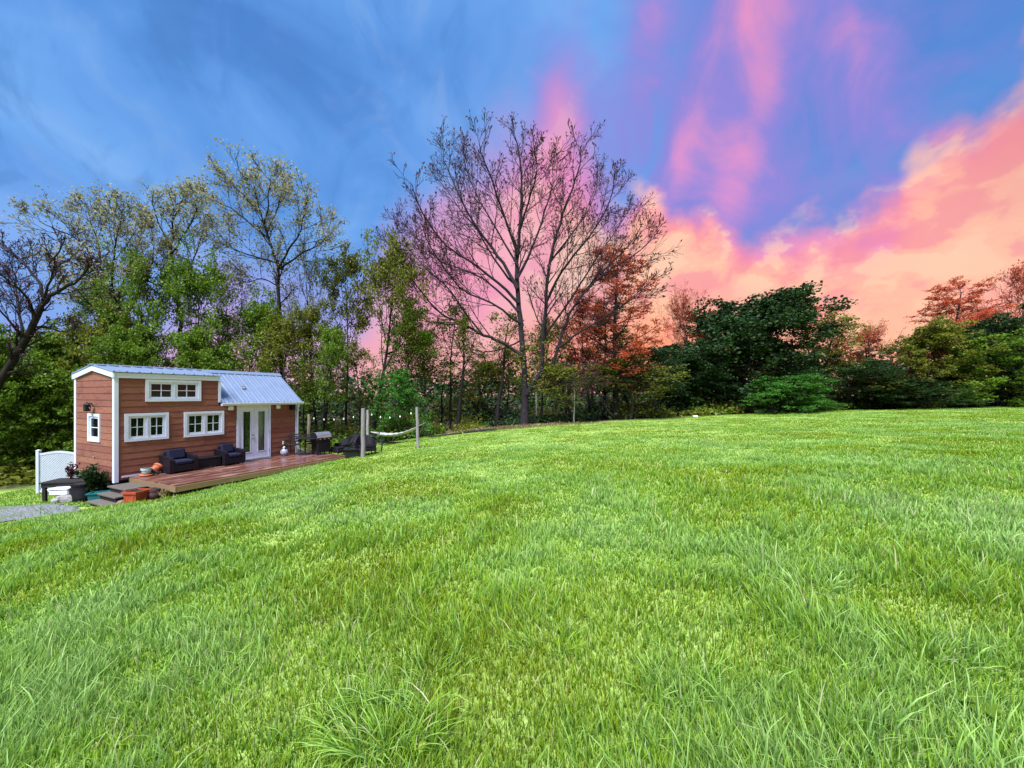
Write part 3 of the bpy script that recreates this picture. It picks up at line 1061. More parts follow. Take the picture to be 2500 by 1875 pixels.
def build_openings():
    window(S_FRONT, *OPEN_FRONT[0], label='double window nearest the house corner')
    window(S_FRONT, *OPEN_FRONT[1], label='double window beside the doors')
    window(S_FRONT, *OPEN_FRONT[2], label='loft window under the eave')
    window(S_LEFT, 0.93, 1.80, 1.16, 2.07, nsash=1, cols=1, rows=2, label='narrow window in the gable end')
    # dark panel added behind the loft panes, standing in for interior shade
    MB().box(.60, 2.40, .30, .315, 2.40, 3.26).build('dark_backing', M('interior'), house)
    # french doors
    x0, x1, z0, z1 = 3.51, 4.85, .075, 2.27
    dr = MB()
    for (a0, a1, b0, b1) in ((x0, x0 + .085, z0, z1), (x1 - .085, x1, z0, z1), (x0 + .085, x1 - .085, z1 - .085, z1), (x0 + .085, x1 - .085, z0, z0 + .04)):
        dr.box(a0, a1, -.062, .03, b0, b1)
    fr = frame_ring(S_FRONT, x0, x1, z0 - .045, z1, .085, -.03, .062).build('door_frame', M('white_trim'), house)
    mid = (x0 + x1) / 2
    for k, (a0, a1) in enumerate(((x0 + .088, mid - .003), (mid + .003, x1 - .088))):
        w = a1 - a0
        gx0, gx1 = a0 + .15, a1 - .15
        gz0, gz1 = z0 + .30, z1 - .26
        leaf = MB()
        zb = z0 + .045
        # stiles and rails as one continuous slab with an opening
        pts = []
        for y in (-.035, .012):
            for (a, z) in ((a0, zb), (a1, zb), (a1, z1 - .088), (a0, z1 - .088), (gx0, gz0), (gx1, gz0), (gx1, gz1), (gx0, gz1)):
                pts.append((a, y, z))
        f = []
        for i in range(4):
            j = (i + 1) % 4
            f += [(i, j, 4 + j, 4 + i), (8 + i, 8 + j, 12 + j, 12 + i), (i, j, 8 + j, 8 + i), (4 + i, 4 + j, 12 + j, 12 + i)]
        leaf.add(pts, f)
        door = leaf.build('door', M('white_trim'), house)
        frame_ring(S_FRONT, gx0 - .025, gx1 + .025, gz0 - .025, gz1 + .025, .03, .036, .048).build('glazing_bead', M('white_trim'), door)
        MB().box(gx0 - .003, gx1 + .003, -.016, -.010, gz0 - .003, gz1 + .003).build('pane', M('clear_glass'), door)
        if k == 0:
            hx = a1 - .06
            for z in (.92, 1.06):
                o = MB().lathe([(.012, 0), (.03, .004), (.03, .02), (.018, .035), (.026, .05), (.026, .06)], 12).build('handle', M('steel'), door, smooth=True)
                o.rotation_euler = (R(90), 0, 0)
                o.location = (hx, -.035, z)
        else:
            for z in (.35, 1.15, 1.95):
                MB().box(a1 + .001, a1 + .02, -.068, -.0625, z - .06, z + .06).build('hinge', M('steel'), door)
        # cloth hung behind the glass
        c0, c1 = (gx0 - .06, gx0 + .05) if k == 0 else (gx0 + .015, gx1 + .05)
        n = 30
        vs_, fs = [], []
        for i in range(n + 1):
            a = c0 + (c1 - c0) * i / n
            y = .075 + .02 * math.sin(a * 95) + .006 * math.sin(a * 41)
            vs_ += [(a, y, gz0 - .1), (a, y * .9 + .01, gz1 + .06)]
        for i in range(n):
            fs.append((2 * i, 2 * i + 2, 2 * i + 3, 2 * i + 1))
        MB().add(vs_, fs).build('curtain', M('curtain'), door, smooth=True)

    # small fittings fixed to the walls
    for x in (3.27, 5.15):
        lamp = MB().cbox(x - .085, x + .085, -.14, -.038, 2.09, 2.25, .02).build('wall_lamp', M('white_plastic'), house)
    MB().cbox(5.36, 5.46, -.10, -.037, .52, .66, .012).build('outlet_cover', M('white_plastic'), house)
    sp = MB().cbox(5.70, 5.88, -.20, -.04, 2.02, 2.24, .02).build('speaker', M('black_plastic'), house)
    MB().box(5.77, 5.81, -.042, -.036, 2.08, 2.18).build('bracket', M('black_metal'), sp)
    # lantern on the gable end
    lan = MB().cbox(-.26, -.12, 1.33, 1.47, 2.15, 2.36, .015).build('wall_lantern', M('black_metal'), house)
    MB().tube([(-.037, 1.40, 2.30), (-.10, 1.40, 2.42), (-.19, 1.40, 2.41), (-.19, 1.40, 2.355)], .014, 6).build('bracket', M('black_metal'), lan)
    MB().lathe([(.11, 0), (.02, .07), (.005, .10)], 8, (-.19, 1.40, 2.362)).build('cap', M('black_metal'), lan)
    for s in (-1, 1):
        MB().tube([(-.19, 1.40 + s * .07, 2.25), (-.19, 1.40 + s * .17, 2.29), (-.19, 1.40 + s * .24, 2.22), (-.19, 1.40 + s * .20, 2.16)], .012, 5).build('scroll', M('black_metal'), lan)
    MB().lathe([(.035, 0), (.035, .02), (.015, .03)], 10).build('hose_tap_plate', M('steel'), house, (-.04, 1.37, .66)).rotation_euler = (0, R(-90), 0)
    # white skirting board behind the seats
    MB().box(.12, 3.50, -.05, -.038, .075, .13).build('skirting_board', M('white_trim'), house)


build_walls()
build_roof()
build_openings()


# ------------------------------------------------------------------ deck and steps
DECK_Z = .07
deck = empty('wooden_deck', HOUSE, HRZ, 'low wet red-brown plank deck along the front of the tiny house', 'deck')
def build_deck():
    rng = random.Random(8)
    X0, X1, Y0, Y1 = .32, 6.45, -2.76, -.062
    n = 19
    w = (Y1 - Y0) / n
    for i in range(n):
        y = Y0 + i * w
        cuts = [X0 + rng.uniform(-.015, .015), X0 + (X1 - X0) * rng.uniform(.25, .75), X1 + rng.uniform(-.015, .015)]
        for a, b in zip(cuts[:-1], cuts[1:]):
            dz = rng.uniform(-.003, .003)
            MB().box(a, b - .004, y + .003, y + w - .004, DECK_Z - .035 + dz, DECK_Z + dz).build('plank', M('deck_wood'), deck)
    # the little return round the end of the house
    for i in range(3):
        y = -.058 + i * w
        MB().box(6.19, X1, y + .003, y + w - .004, DECK_Z - .035, DECK_Z).build('plank', M('deck_wood'), deck)
    for (a, b, c, d) in ((X0 + .02, X1 - .02, Y0 - .045, Y0 - .003), (X0 - .022, X0 + .018, Y0 - .045, Y1), (X1 - .018, X1 + .022, Y0 - .045, Y1 + .30)):
        MB().box(a, b, c, d, DECK_Z - .20, DECK_Z - .038).build('rim_board', M('rim_wood'), deck)
    for x in np.linspace(X0 + .25, X1 - .25, 5):
        for y in (Y0 + .12, -1.3):
            MB().box(x - .045, x + .045, y - .045, y + .045, DECK_Z - .70, DECK_Z - .205).build('support_post', M('dark_wood'), deck)
    for x in np.arange(X0 + .4, X1 - .2, .6):
        MB().box(x - .02, x + .02, Y0 + .03, Y1 - .02, DECK_Z - .19, DECK_Z - .037).build('joist', M('dark_wood'), deck)
build_deck()

def build_steps():
    st = empty('front_steps', hpt(0, .9, 0), HRZ, 'three dark weathered wooden steps climbing to the deck', 'steps')
    gx = hpt(-.75, .95)
    # run out from the deck's left end (local -x), each with a tread, riser box and side stringer
    for k, (xa, xb, ya, yb, zt) in enumerate(((-.24, .285, -.38, .76, -.09), (-.47, .02, -.41, .73, -.26), (-.70, -.20, -.45, .70, -.43))):
        tr = MB().cbox(xa, xb, ya, yb, zt - .045, zt, .008).build('tread', M('grey_wood'), st)
        MB().box(xa + .05, xb - .03, ya + .05, yb - .05, zt - .30, zt - .047).build('riser', M('dark_wood'), st)
build_steps()


# ------------------------------------------------------------------ furniture on the deck
def wicker_chair(name, loc, rz, label, w=.80, d=.68, back=.68, arm=.54, seat=.36, group=None, cushion='cushion'):
    t = empty(name, loc, rz, label, 'armchair', group)      # faces local -y
    h = w / 2
    MB().cbox(-h, h, -d, 0, .05, seat - .08, .03).build('base', M('wicker'), t)
    for s in (-1, 1):
        a0, a1 = (-h - .002, -h + .12) if s < 0 else (h - .12, h + .002)
        n = 8
        prof = [(-d - .003, .05), (-d - .003, arm - .10), (-d + .03, arm - .03), (-d + .12, arm), (-.14, arm + .02), (-.002, arm + .06), (-.002, .05)]
        MB().prism(prof, 'x', a0, a1).build('arm', M('wicker'), t)
    MB().prism([(-.16, seat), (-.12, back - .02), (-.07, back), (.0, back - .01), (.003, .06), (-.10, .06)], 'x', -h + .122, h - .122).build('backrest', M('wicker'), t)
    MB().cbox(-h + .128, h - .128, -d - .01, -.16, seat - .078, seat + .05, .045).build('seat_cushion', M(cushion), t)
    c = MB().cbox(-h + .14, h - .14, -.16, -.02, 0, .34, .05).build('back_cushion', M(cushion), t, (0, -.10, seat + .045))
    c.rotation_euler = (R(-14), 0, 0)
    for sx in (-1, 1):
        for sy in (-d + .05, -.06):
            MB().tube([(sx * (h - .06), sy, 0), (sx * (h - .06), sy, .06)], .02, 6).build('leg', M('black_metal'), t)
    return t


wicker_chair('wicker_armchair', hpt(1.45, .09, DECK_Z), HRZ, 'dark wicker armchair with blue cushions near the flower pots')
wicker_chair('wicker_armchair', hpt(3.05, .09, DECK_Z), HRZ, 'dark wicker armchair with blue cushions beside the glass doors', w=.72)
ott = empty('wicker_table', hpt(2.27, .12, DECK_Z), HRZ, 'low dark wicker table between the two armchairs', 'table')
MB().cbox(-.40, .40, -.48, 0, .05, .33, .02).build('base', M('wicker'), ott)
MB().cbox(-.41, .41, -.49, .01, .332, .365, .01).build('table_top', M('black_plastic'), ott)
for sx in (-.34, .34):
    for sy in (-.42, -.06):
        MB().tube([(sx, sy, 0), (sx, sy, .06)], .02, 6).build('leg', M('black_metal'), ott)

mt = MB().cbox(-.40, .40, -.24, .24, 0, .015, .006).build('doormat', M('doormat'), None, hpt(4.12, .40, DECK_Z + .004), HRZ)
tag(mt, 'dark doormat in front of the white doors', 'doormat')


def pot(name, prof, m, loc, label, cat='pot', soil=True, n=18, rim=True, tilt=None, rz=0.0):
    t = empty(name, loc, rz, label, cat)
    MB().lathe(prof, n).build('body', M(m), t, smooth=True)
    r_, z_ = prof[-1]
    if rim:
        mb = MB()
        base = len(mb.v)
        for (rr, zz) in ((r_ * .99, z_ - .05), (r_ * 1.09, z_ - .05), (r_ * 1.09, z_ + .012), (r_ * .92, z_ + .012)):
            for k in range(n):
                an = 2 * math.pi * k / n
                mb.v.append((rr * math.cos(an), rr * math.sin(an), zz))
        for i in range(3):
            for k in range(n):
                j = (k + 1) % n
                mb.f.append((i * n + k, i * n + j, (i + 1) * n + j, (i + 1) * n + k))
        mb.build('rim', M(m), t, smooth=False)
    if soil:
        MB().lathe([(r_ * .9, z_ - .02), (r_ * .9, z_ + .004), (r_ * .3, z_ + .012)], n).build('soil', M('soil'), t)
    if tilt:
        t.rotation_euler = tilt
    return t


pot('flower_pot', [(.07, 0), (.11, .03), (.13, .18)], 'blue_glaze', hpt(.62, .34, DECK_Z + .06), 'small pale blue-green pot standing on a terracotta saucer')
pot('pot_saucer', [(.12, 0), (.17, .015), (.19, .055)], 'terracotta', hpt(.62, .34, DECK_Z), 'flat terracotta saucer under the pale blue-green pot', 'saucer', soil=False, rim=False)
pot('flower_pot', [(.08, 0), (.10, .02), (.14, .25)], 'terracotta', hpt(.80, .26, DECK_Z + .10), 'salmon terracotta pot tipped over against the armchair', soil=False, tilt=(R(-20), R(58), R(65)))


def sprig(name, loc, n, h, sp, leafm, label, cat, seed, leaf=.05, per=7, stem='bark_dark', flop=0.3, rz=0.0):
    """a small plant: stems with individual leaves"""
    rng = random.Random(seed)
    t = empty(name, loc, rz, label, cat)
    st, lv = MB(), MB()
    for i in range(n):
        a = rng.uniform(0, 6.283)
        r_ = rng.uniform(.2, 1) * sp
        hh = h * rng.uniform(.55, 1)
        p = [Vector((math.cos(a) * r_ * .15, math.sin(a) * r_ * .15, 0))]
        for k in range(1, 5):
            f = k / 4
            p.append(Vector((math.cos(a) * r_ * (.15 + .85 * f ** 1.5) + rng.uniform(-.01, .01), math.sin(a) * r_ * (.15 + .85 * f ** 1.5), hh * (f - flop * f * f * r_ / max(sp, .01) * .5))))
        st.tube(p, [h * .012 * (1 - .7 * k / 4) + .0015 for k in range(5)], 4)
        for k in range(per):
            f = rng.uniform(.3, 1)
            i0 = min(3, int(f * 4))
            q = p[i0].lerp(p[i0 + 1], f * 4 - i0)
            d = Vector((rng.gauss(0, 1), rng.gauss(0, 1), rng.gauss(.3, .6))).normalized()
            e = d.cross(Vector((rng.gauss(0, 1), rng.gauss(0, 1), 1))).normalized()
            s = leaf * rng.uniform(.6, 1.3)
            lv.add([q, q + d * s * .5 + e * s * .28, q + d * s, q + d * s * .5 - e * s * .28], [(0, 1, 2, 3)])
    st.build('stem', M(stem), t)
    lv.build('foliage', M(leafm), t)
    return t


sprig('dried_plant', hpt(.80, .36, DECK_Z), 9, .22, .16, 'leaf_dry', 'small withered brown plant between the pots on the deck', 'plant', 3, .07, 6)

# patterned water jar by the doors
v_ = empty('glazed_jar', hpt(5.27, .33, DECK_Z), 0, 'round blue and white glazed jar beside the doors', 'jar')
MB().lathe([(.08, 0), (.10, .01), (.15, .10), (.155, .16), (.12, .25), (.06, .29), (.06, .33)], 20).build('body', M('vase_glaze'), v_, smooth=True)
MB().lathe([(.07, .331), (.075, .345), (.03, .37), (.03, .40)], 14).build('lid', M('white_plastic'), v_, smooth=True)


def slat_chair(loc, rz, label):
    t = empty('metal_chair', loc, rz, label, 'chair')       # faces local -y
    for s in (-1, 1):
        MB().tube([(s * .22, -.22, 0), (s * .22, -.21, .44), (s * .22, .18, .45)], .013, 6).build('leg', M('black_metal'), t)
        MB().tube([(s * .22, .24, 0), (s * .22, .20, .44), (s * .22, .27, .92)], .014, 6).build('leg', M('black_metal'), t)
        MB().tube([(s * .25, .21, .64), (s * .25, -.20, .64), (s * .23, -.22, .45)], .016, 6).build('arm', M('black_metal'), t)
    for k in range(5):
        MB().box(-.22, .22, -.22 + k * .088, -.22 + k * .088 + .072, .452, .47).build('slat', M('dark_wood'), t)
    for k in range(4):
        z = .58 + k * .095
        o = MB().box(-.235, .235, -.010, .010, -.03, .03).build('slat', M('dark_wood'), t, (0, .205 + (z - .44) * .15, z))
        o.rotation_euler = (R(-8), 0, 0)
    return t


slat_chair(hpt(5.52, .52, DECK_Z), HRZ + R(-65), 'slatted dark chair pushed up beside the house corner')
slat_chair(hpt(6.12, 1.02, DECK_Z), HRZ + R(105), 'slatted dark chair on the far side of the round table')
tb = empty('round_table', hpt(5.86, .86, DECK_Z), HRZ, 'small round black pedestal table at the far end of the deck', 'table')
MB().lathe([(.02, .70), (.38, .705), (.40, .715), (.40, .73), (.38, .738)], 28).build('table_top', M('black_metal'), tb, smooth=False)
MB().lathe([(.035, .03), (.03, .10), (.03, .66), (.10, .70)], 12).build('pedestal', M('black_metal'), tb, smooth=True)
MB().lathe([(.28, 0), (.28, .02), (.20, .045), (.04, .06)], 24).build('base', M('black_metal'), tb)

def grill():
    t = empty('barbecue_grill', hpt(6.22, 1.42, DECK_Z), HRZ + R(-8), 'black barbecue grill with a domed silver lid at the deck end', 'grill')
    MB().cbox(-.30, .30, -.24, .24, .10, .62, .015).build('cabinet', M('black_metal'), t)
    MB().cbox(-.36, .36, -.27, .27, .622, .74, .02).build('firebox', M('black_metal'), t)
    prof = [(-.26, .742)] + [(-.26 * math.cos(a), .742 + .24 * math.sin(a)) for a in np.linspace(.25, math.pi - .12, 12)] + [(.26, .742)]
    lid = MB().prism(prof, 'x', -.33, .33).build('lid', M('steel'), t)
    for s in (-1, 1):
        x0, x1 = sorted((s * .331, s * .355))
        MB().prism(prof, 'x', x0, x1).build('lid_end', M('black_metal'), lid)
    MB().tube([(-.22, -.27, .86), (-.22, -.31, .88), (.22, -.31, .88), (.22, -.27, .86)], .012, 6).build('handle', M('steel'), lid)
    for s in (-1, 1):
        x0, x1 = sorted((s * .365, s * .66))
        MB().cbox(x0, x1, -.24, .24, .70, .735, .008).build('side_shelf', M('black_metal'), t)
    for sx in (-.27, .27):
        for sy in (-.2, .2):
            MB().tube([(sx, sy, 0), (sx, sy, .11)], .03, 8).build('foot', M('black_plastic'), t)
    for k in range(3):
        o = MB().lathe([(.025, 0), (.022, .03)], 10).build('knob', M('steel'), t, (-.2 + .2 * k, -.27, .68))
        o.rotation_euler = (R(90), 0, 0)
grill()

# ------------------------------------------------------------------ beyond the deck: lounge chairs, fire pit, posts, hammock
def on_ground(v, dz=0.0):
    return Vector((v.x, v.y, gzf(v.x, v.y) + dz))


def tub_chair(loc, rz, label):
    """rounded woven chair: curved back that runs down into arms"""
    t = empty('garden_chair', loc, rz, label, 'chair')       # faces local -y
    mb = MB()
    n = 17
    inner, outer = [], []
    for i in range(n):
        a = math.pi * (-.12 + 1.24 * i / (n - 1))
        f = math.sin(max(0, min(math.pi, a)))
        h = .56 + .30 * f ** 1.5
        c_, s_ = math.cos(a), math.sin(a)
        outer.append(((.42 * c_, .40 * s_, .26), (.47 * c_, .46 * s_ + .03, h)))
        inner.append(((.35 * c_, .33 * s_, .26), (.40 * c_, .39 * s_ + .02, h)))
    vs_ = []
    for i in range(n):
        vs_ += [outer[i][0], outer[i][1], inner[i][1], inner[i][0]]
    fs = []
    for i in range(n - 1):
        b = i * 4
        for k in range(4):
            fs.append((b + k, b + (k + 1) % 4, b + 4 + (k + 1) % 4, b + 4 + k))
    fs += [(0, 1, 2, 3), tuple(4 * (n - 1) + k for k in (3, 2, 1, 0))]
    mb.add(vs_, fs).build('backrest', M('wicker'), t, smooth=False)
    MB().cbox(-.36, .36, -.40, .30, .20, .36, .03).build('seat', M('wicker'), t)
    MB().cbox(-.32, .32, -.39, .22, .362, .44, .04).build('cushion', M('black_plastic'), t)
    for sx in (-.31, .31):
        for sy in (-.33, .25):
            MB().tube([(sx * 1.05, sy * 1.05, -.03), (sx, sy, .21)], .022, 6).build('leg', M('black_metal'), t)
    return t


tub_chair(spot(835, 17.5), R(-40), 'rounded dark woven chair just beyond the far deck end')
tub_chair(spot(893, 16.7), R(35), 'rounded dark woven chair behind the tall weathered post')
tub_chair(spot(862, 19.0), R(0), 'rounded dark woven chair in shade at the back of the seating circle')
fp = empty('fire_pit', spot(866, 16.6), R(20), 'squat black square fire pit between the woven chairs', 'fire pit')
MB().cbox(-.36, .36, -.36, .36, 0, .34, .02).build('body', M('black_metal'), fp)
frame_ring(lambda a, d, z: (a, z, .342 + d), -.42, .42, -.42, .42, .16, 0, .035).build('rim', M('black_metal'), fp)
MB().lathe([(.24, .30), (.22, .345), (.08, .36)], 14).build('ash_bed', M('soil'), fp)


def wood_post(px, depth, h, r_, m, label, lean=(0, 0), seed=0):
    rng = random.Random(seed)
    p = spot(px, depth)
    pts, rad = [], []
    for k in range(7):
        f = k / 6
        pts.append((lean[0] * f + rng.uniform(-.012, .012), lean[1] * f + rng.uniform(-.012, .012), -.25 + (h + .25) * f))
        rad.append(r_ * (1.06 - .12 * f) * rng.uniform(.95, 1.05))
    mb = MB().tube(pts, rad, 10)
    o = mb.build('wooden_post', M(m), None, p, smooth=False)
    tag(o, label, 'post', 'posts standing round the sitting area')
    return p


wood_post(886.5, 15.8, 2.02, .085, 'post_wood', 'tall weathered grey post on the lawn in front of the woven chairs', (.0, 0), 1)
wood_post(897.5, 21.0, 2.06, .075, 'post_wood', 'grey post seen just behind the tall weathered post', (0, 0), 2)
wood_post(1021, 17.4, 1.86, .065, 'post_wood', 'lone grey post standing before the hammock', (-.06, 0), 3)
wood_post(754, 20.0, 2.1, .075, 'pale_post', 'pale tan post rising behind the round table', (0, 0), 4)


def string_lights():
    a = spot(754, 20.0) + Vector((0, 0, 2.0)); b = spot(897.5, 21.0) + Vector((0, 0, 1.98)); c = spot(1021, 17.4) + Vector((-.06, 0, 1.75))
    t = empty('string_lights', a, 0, 'string of small round bulbs slung between the posts', 'string lights')
    for p, q, nb, sag in ((a, b, 6, .22), (b, c, 5, .28)):
        pts = []
        for k in range(25):
            f = k / 24
            v = p.lerp(q, f)
            v.z -= sag * 4 * f * (1 - f)
            pts.append(v - a)
        MB().tube(pts, .006, 4).build('cable', M('black_plastic'), t)
        for k in range(nb):
            f = (k + .5) / nb
            v = p.lerp(q, f); v.z -= sag * 4 * f * (1 - f)
            MB().lathe([(.008, .0), (.015, -.03), (.034, -.07), (.034, -.09), (.01, -.12)], 10).build('bulb', M('bulb'), t, v - a, smooth=True)
string_lights()


def hammock():
    a = spot(903, 22.0); b = spot(1039, 22.0)
    a.z += 1.6 - (1054 - HY) / F * 22.0 - a.z; b.z = 1.6 - (1032 - HY) / F * 22.0
    g0 = on_ground((a + b) / 2)
    t = empty('hammock', g0, 0, 'pale rope hammock sagging on a dark stand before the woods', 'hammock')
    A, B = a - g0, b - g0
    n, m_ = 26, 9
    mb = MB()
    def cen(f):
        v = A.lerp(B, f)
        v.z -= 4 * f * (1 - f) * .42
        return v
    for i in range(n + 1):
        f = .15 + .70 * i / n
        c = cen(f)
        wd = .42 * (1 - abs(2 * (i / n) - 1) ** 4 * .25)
        for k in range(m_ + 1):
            s = 2 * k / m_ - 1
            mb.v.append((c.x, c.y + s * wd, c.z + .14 * s * s - .07 + .015 * math.sin(i * 1.7 + k)))
    for i in range(n):
        for k in range(m_):
            q = i * (m_ + 1) + k
            mb.f.append((q, q + 1, q + m_ + 2, q + m_ + 1))
    bed = mb.build('rope_bed', M('rope_white'), t, smooth=True)
    so = bed.modifiers.new('thickness', 'SOLIDIFY'); so.thickness = .02
    for end, f in ((A, .15), (B, .85)):
        c = cen(f)
        MB().tube([(c.x, c.y - .36, c.z + .07), (c.x, c.y + .36, c.z + .07)], .022, 8).build('spreader_bar', M('rim_wood'), t)
        for s in np.linspace(-1, 1, 7):
            MB().tube([tuple(end), (c.x, c.y + s * .33, c.z + .07)], .008, 4).build('cord', M('rope_white'), t)
    # stand
    MB().tube([tuple(A), (A.x + .55, A.y, .12), (A.x + .9, A.y, .05), (B.x - .9, B.y, .05), (B.x - .55, B.y, .10), tuple(B)], .035, 8).build('stand', M('black_metal'), t, smooth=True)
    for x in (A.x + .85, B.x - .85):
        MB().tube([(x, A.y - .65, .035), (x, A.y + .65, .035)], .035, 8).build('foot', M('black_metal'), t)
hammock()

lp = spot(930, 17.0)
o = MB().tube([(0, 0, .01), (-.12, .5, .25), (-.27, 1.0, .48)], .03, 6).build('leaning_bar', M('black_metal'), None, lp)
tag(o, 'black bar lying at a slant on the grass beside the woven chairs', 'bar')

# timber edging and brush round the oak
def logs():
    for (pxa, ya, pxb, yb, r_, lab) in ((1132, 24.4, 1212, 25.4, .085, 'dark timber edging the mulch bed below the oak'),
                                        (1045, 24.2, 1128, 24.2, .07, 'thin dark timber edging nearest the hammock')):
        a, b = spot(pxa, ya), spot(pxb, yb)
        pts = []
        for k in range(9):
            v = a.lerp(b, k / 8); v.z = gzf(v.x, v.y) + r_ * .8
            pts.append(v - a)
        o = MB().tube(pts, [r_ * (1 + .1 * math.sin(k * 2.3)) for k in range(9)], 8).build('landscape_timber', M('dark_wood'), None, a)
        tag(o, lab, 'timber')
logs()

# ------------------------------------------------------------------ clutter at the left end of the house
fen = empty('lattice_fence', spot(143, 13.4), R(6), 'white vinyl lattice panel with an arched top behind the house corner', 'fence')
def fence():
    w, h = 1.24, 1.44
    for s in (-1, 1):
        MB().cbox(s * w / 2 - .05, s * w / 2 + .05, -.05, .05, -.15, h + .02, .008).build('post', M('white_vinyl'), fen)
        MB().lathe([(.075, h + .022), (.075, h + .04), (.01, h + .075)], 4).build('post_cap', M('white_vinyl'), fen, (s * w / 2, 0, 0), R(45))
    n = 14
    top = [(-w / 2 + .052 + (w - .104) * i / n, h - .06 + .075 * math.sin(math.pi * i / n) ** 1.3) for i in range(n + 1)]
    poly = top + [(x, z - .075) for x, z in reversed(top)]
    mb = MB()
    k = len(top)
    for d in (-.025, .025):
        mb.v += [(x, d, z) for x, z in top] + [(x, d, z - .075) for x, z in top]
    for i in range(k - 1):
        mb.f += [(i, i + 1, k + i + 1, k + i), (2 * k + i, 2 * k + i + 1, 3 * k + i + 1, 3 * k + i), (i, i + 1, 2 * k + i + 1, 2 * k + i), (k + i, k + i + 1, 3 * k + i + 1, 3 * k + i)]
    mb.f += [(0, k, 3 * k, 2 * k), (k - 1, 2 * k - 1, 4 * k - 1, 3 * k - 1)]
    mb.build('top_rail', M('white_vinyl'), fen)
    MB().box(-w / 2 + .052, w / 2 - .052, -.025, .025, .03, .12).build('bottom_rail', M('white_vinyl'), fen)
    # diagonal lattice strips, one layer each way
    x0, x1, z0 = -w / 2 + .052, w / 2 - .052, .12
    def ztop(x):
        return h - .06 + .075 * max(0.0, math.sin(math.pi * (x - x0) / (x1 - x0))) ** 1.3 - .06
    for layer, sg in ((-.008, 1), (.008, -1)):
        c = -1.3
        while c < 2.6:
            pts = []
            for i in range(61):
                x = x0 + (x1 - x0) * i / 60
                z = (x - x0) * sg + c
                if z0 <= z <= ztop(x): pts.append((x, z))
            if len(pts) > 1:
                (xa, za), (xb, zb) = pts[0], pts[-1]
                ww = .021
                nx, nz = (-sg * .7071 * ww, .7071 * ww)
                mb = MB()
                for d in (layer - .005, layer + .005):
                    mb.v += [(xa - nx, d, za - nz), (xb - nx, d, zb - nz), (xb + nx, d, zb + nz), (xa + nx, d, za + nz)]
                mb.f += [(0, 1, 2, 3), (7, 6, 5, 4), (0, 1, 5, 4), (1, 2, 6, 5), (2, 3, 7, 6), (3, 0, 4, 7)]
                mb.build('lattice_strip', M('white_vinyl'), fen)
            c += .082
fence()

wb = empty('potting_bench', spot(186, 12.2), R(14), 'low dark weathered plank bench heaped with plants left of the house', 'bench')
def bench():
    for k in range(5):
        MB().cbox(-.68, .68, -.36 + k * .145, -.36 + k * .145 + .138, .56, .60, .006).build('plank', M('dark_wood'), wb)
    MB().box(-.64, .64, -.33, -.295, .44, .558).build('apron', M('dark_wood'), wb)
    MB().box(-.64, .64, .295, .33, .44, .558).build('apron', M('dark_wood'), wb)
    for sx in (-.58, .58):
        for sy in (-.28, .28):
            MB().box(sx - .04, sx + .04, sy - .04, sy + .04, -.05, .558).build('leg', M('dark_wood'), wb)
bench()
sprig('potted_plant', spot(174, 12.3) + Vector((0, 0, .60)), 16, .55, .26, 'leaf_bud', 'dark straggly plant standing on the potting bench', 'plant', 9, .10, 9)
sprig('potted_plant', spot(200, 12.4) + Vector((0, 0, .60)), 16, .28, .26, 'leaf_dark', 'low dark trailing plant on the bench against the house', 'plant', 10, .09, 9)
pot('rubber_barrel', [(.19, 0), (.225, .02), (.25, .14), (.238, .16), (.258, .30), (.244, .32), (.258, .46), (.245, .54)], 'black_plastic', spot(203, 11.85), 'black ribbed barrel planter before the potting bench', 'barrel', n=20)
cl = empty('white_tub', spot(155, 11.75) + Vector((0, 0, .24)), R(10), 'white plastic tub resting on grey stones under the bench', 'tub')
MB().cbox(-.25, .25, -.17, .17, 0, .16, .03).build('body', M('white_plastic'), cl)
MB().cbox(-.27, .27, -.19, .19, .162, .20, .012).build('lid', M('white_plastic'), cl)


def rock(loc, r_, label, m, seed, sq=(1, 1, .75), rz=0.0):
    import bmesh
    rng = random.Random(seed)
    bm = bmesh.new()
    bmesh.ops.create_icosphere(bm, subdivisions=2, radius=1)
    pl = [(Vector((rng.gauss(0, 1), rng.gauss(0, 1), rng.gauss(0, 1))).normalized(), rng.uniform(.62, .9)) for _ in range(9)]
    for v in bm.verts:
        for d, h in pl:
            k = v.co.dot(d)
            if k > h: v.co -= d * (k - h)
        v.co *= rng.uniform(.96, 1.04)
        v.co.x *= r_ * sq[0]; v.co.y *= r_ * sq[1]; v.co.z *= r_ * sq[2]
    me = bpy.data.meshes.new('stone')
    bm.to_mesh(me); bm.free()
    o = link('garden_stone', me, M(m), None, loc, rz)
    return tag(o, label, 'stone', 'loose stones by the steps')


rock(spot(162, 11.7) + Vector((0, 0, .10)), .24, 'broad grey stone under the white tub', 'stone', 1, (1.2, .9, .72))
rock(spot(140, 11.6) + Vector((0, 0, .06)), .15, 'small grey stone at the outer end of the bench', 'stone', 2)
tt = empty('teal_tub', spot(243, 11.72), R(25), 'bright teal plastic tub beside the wooden steps', 'tub')
MB().prism([(-.16, 0), (.16, 0), (.21, .30), (-.21, .30)], 'y', -.17, .17).build('body', M('teal_plastic'), tt)
frame_ring(lambda a, d, z: (a, z, .302 + d), -.24, .24, -.20, .20, .05, 0, .03).build('rim', M('teal_plastic'), tt)

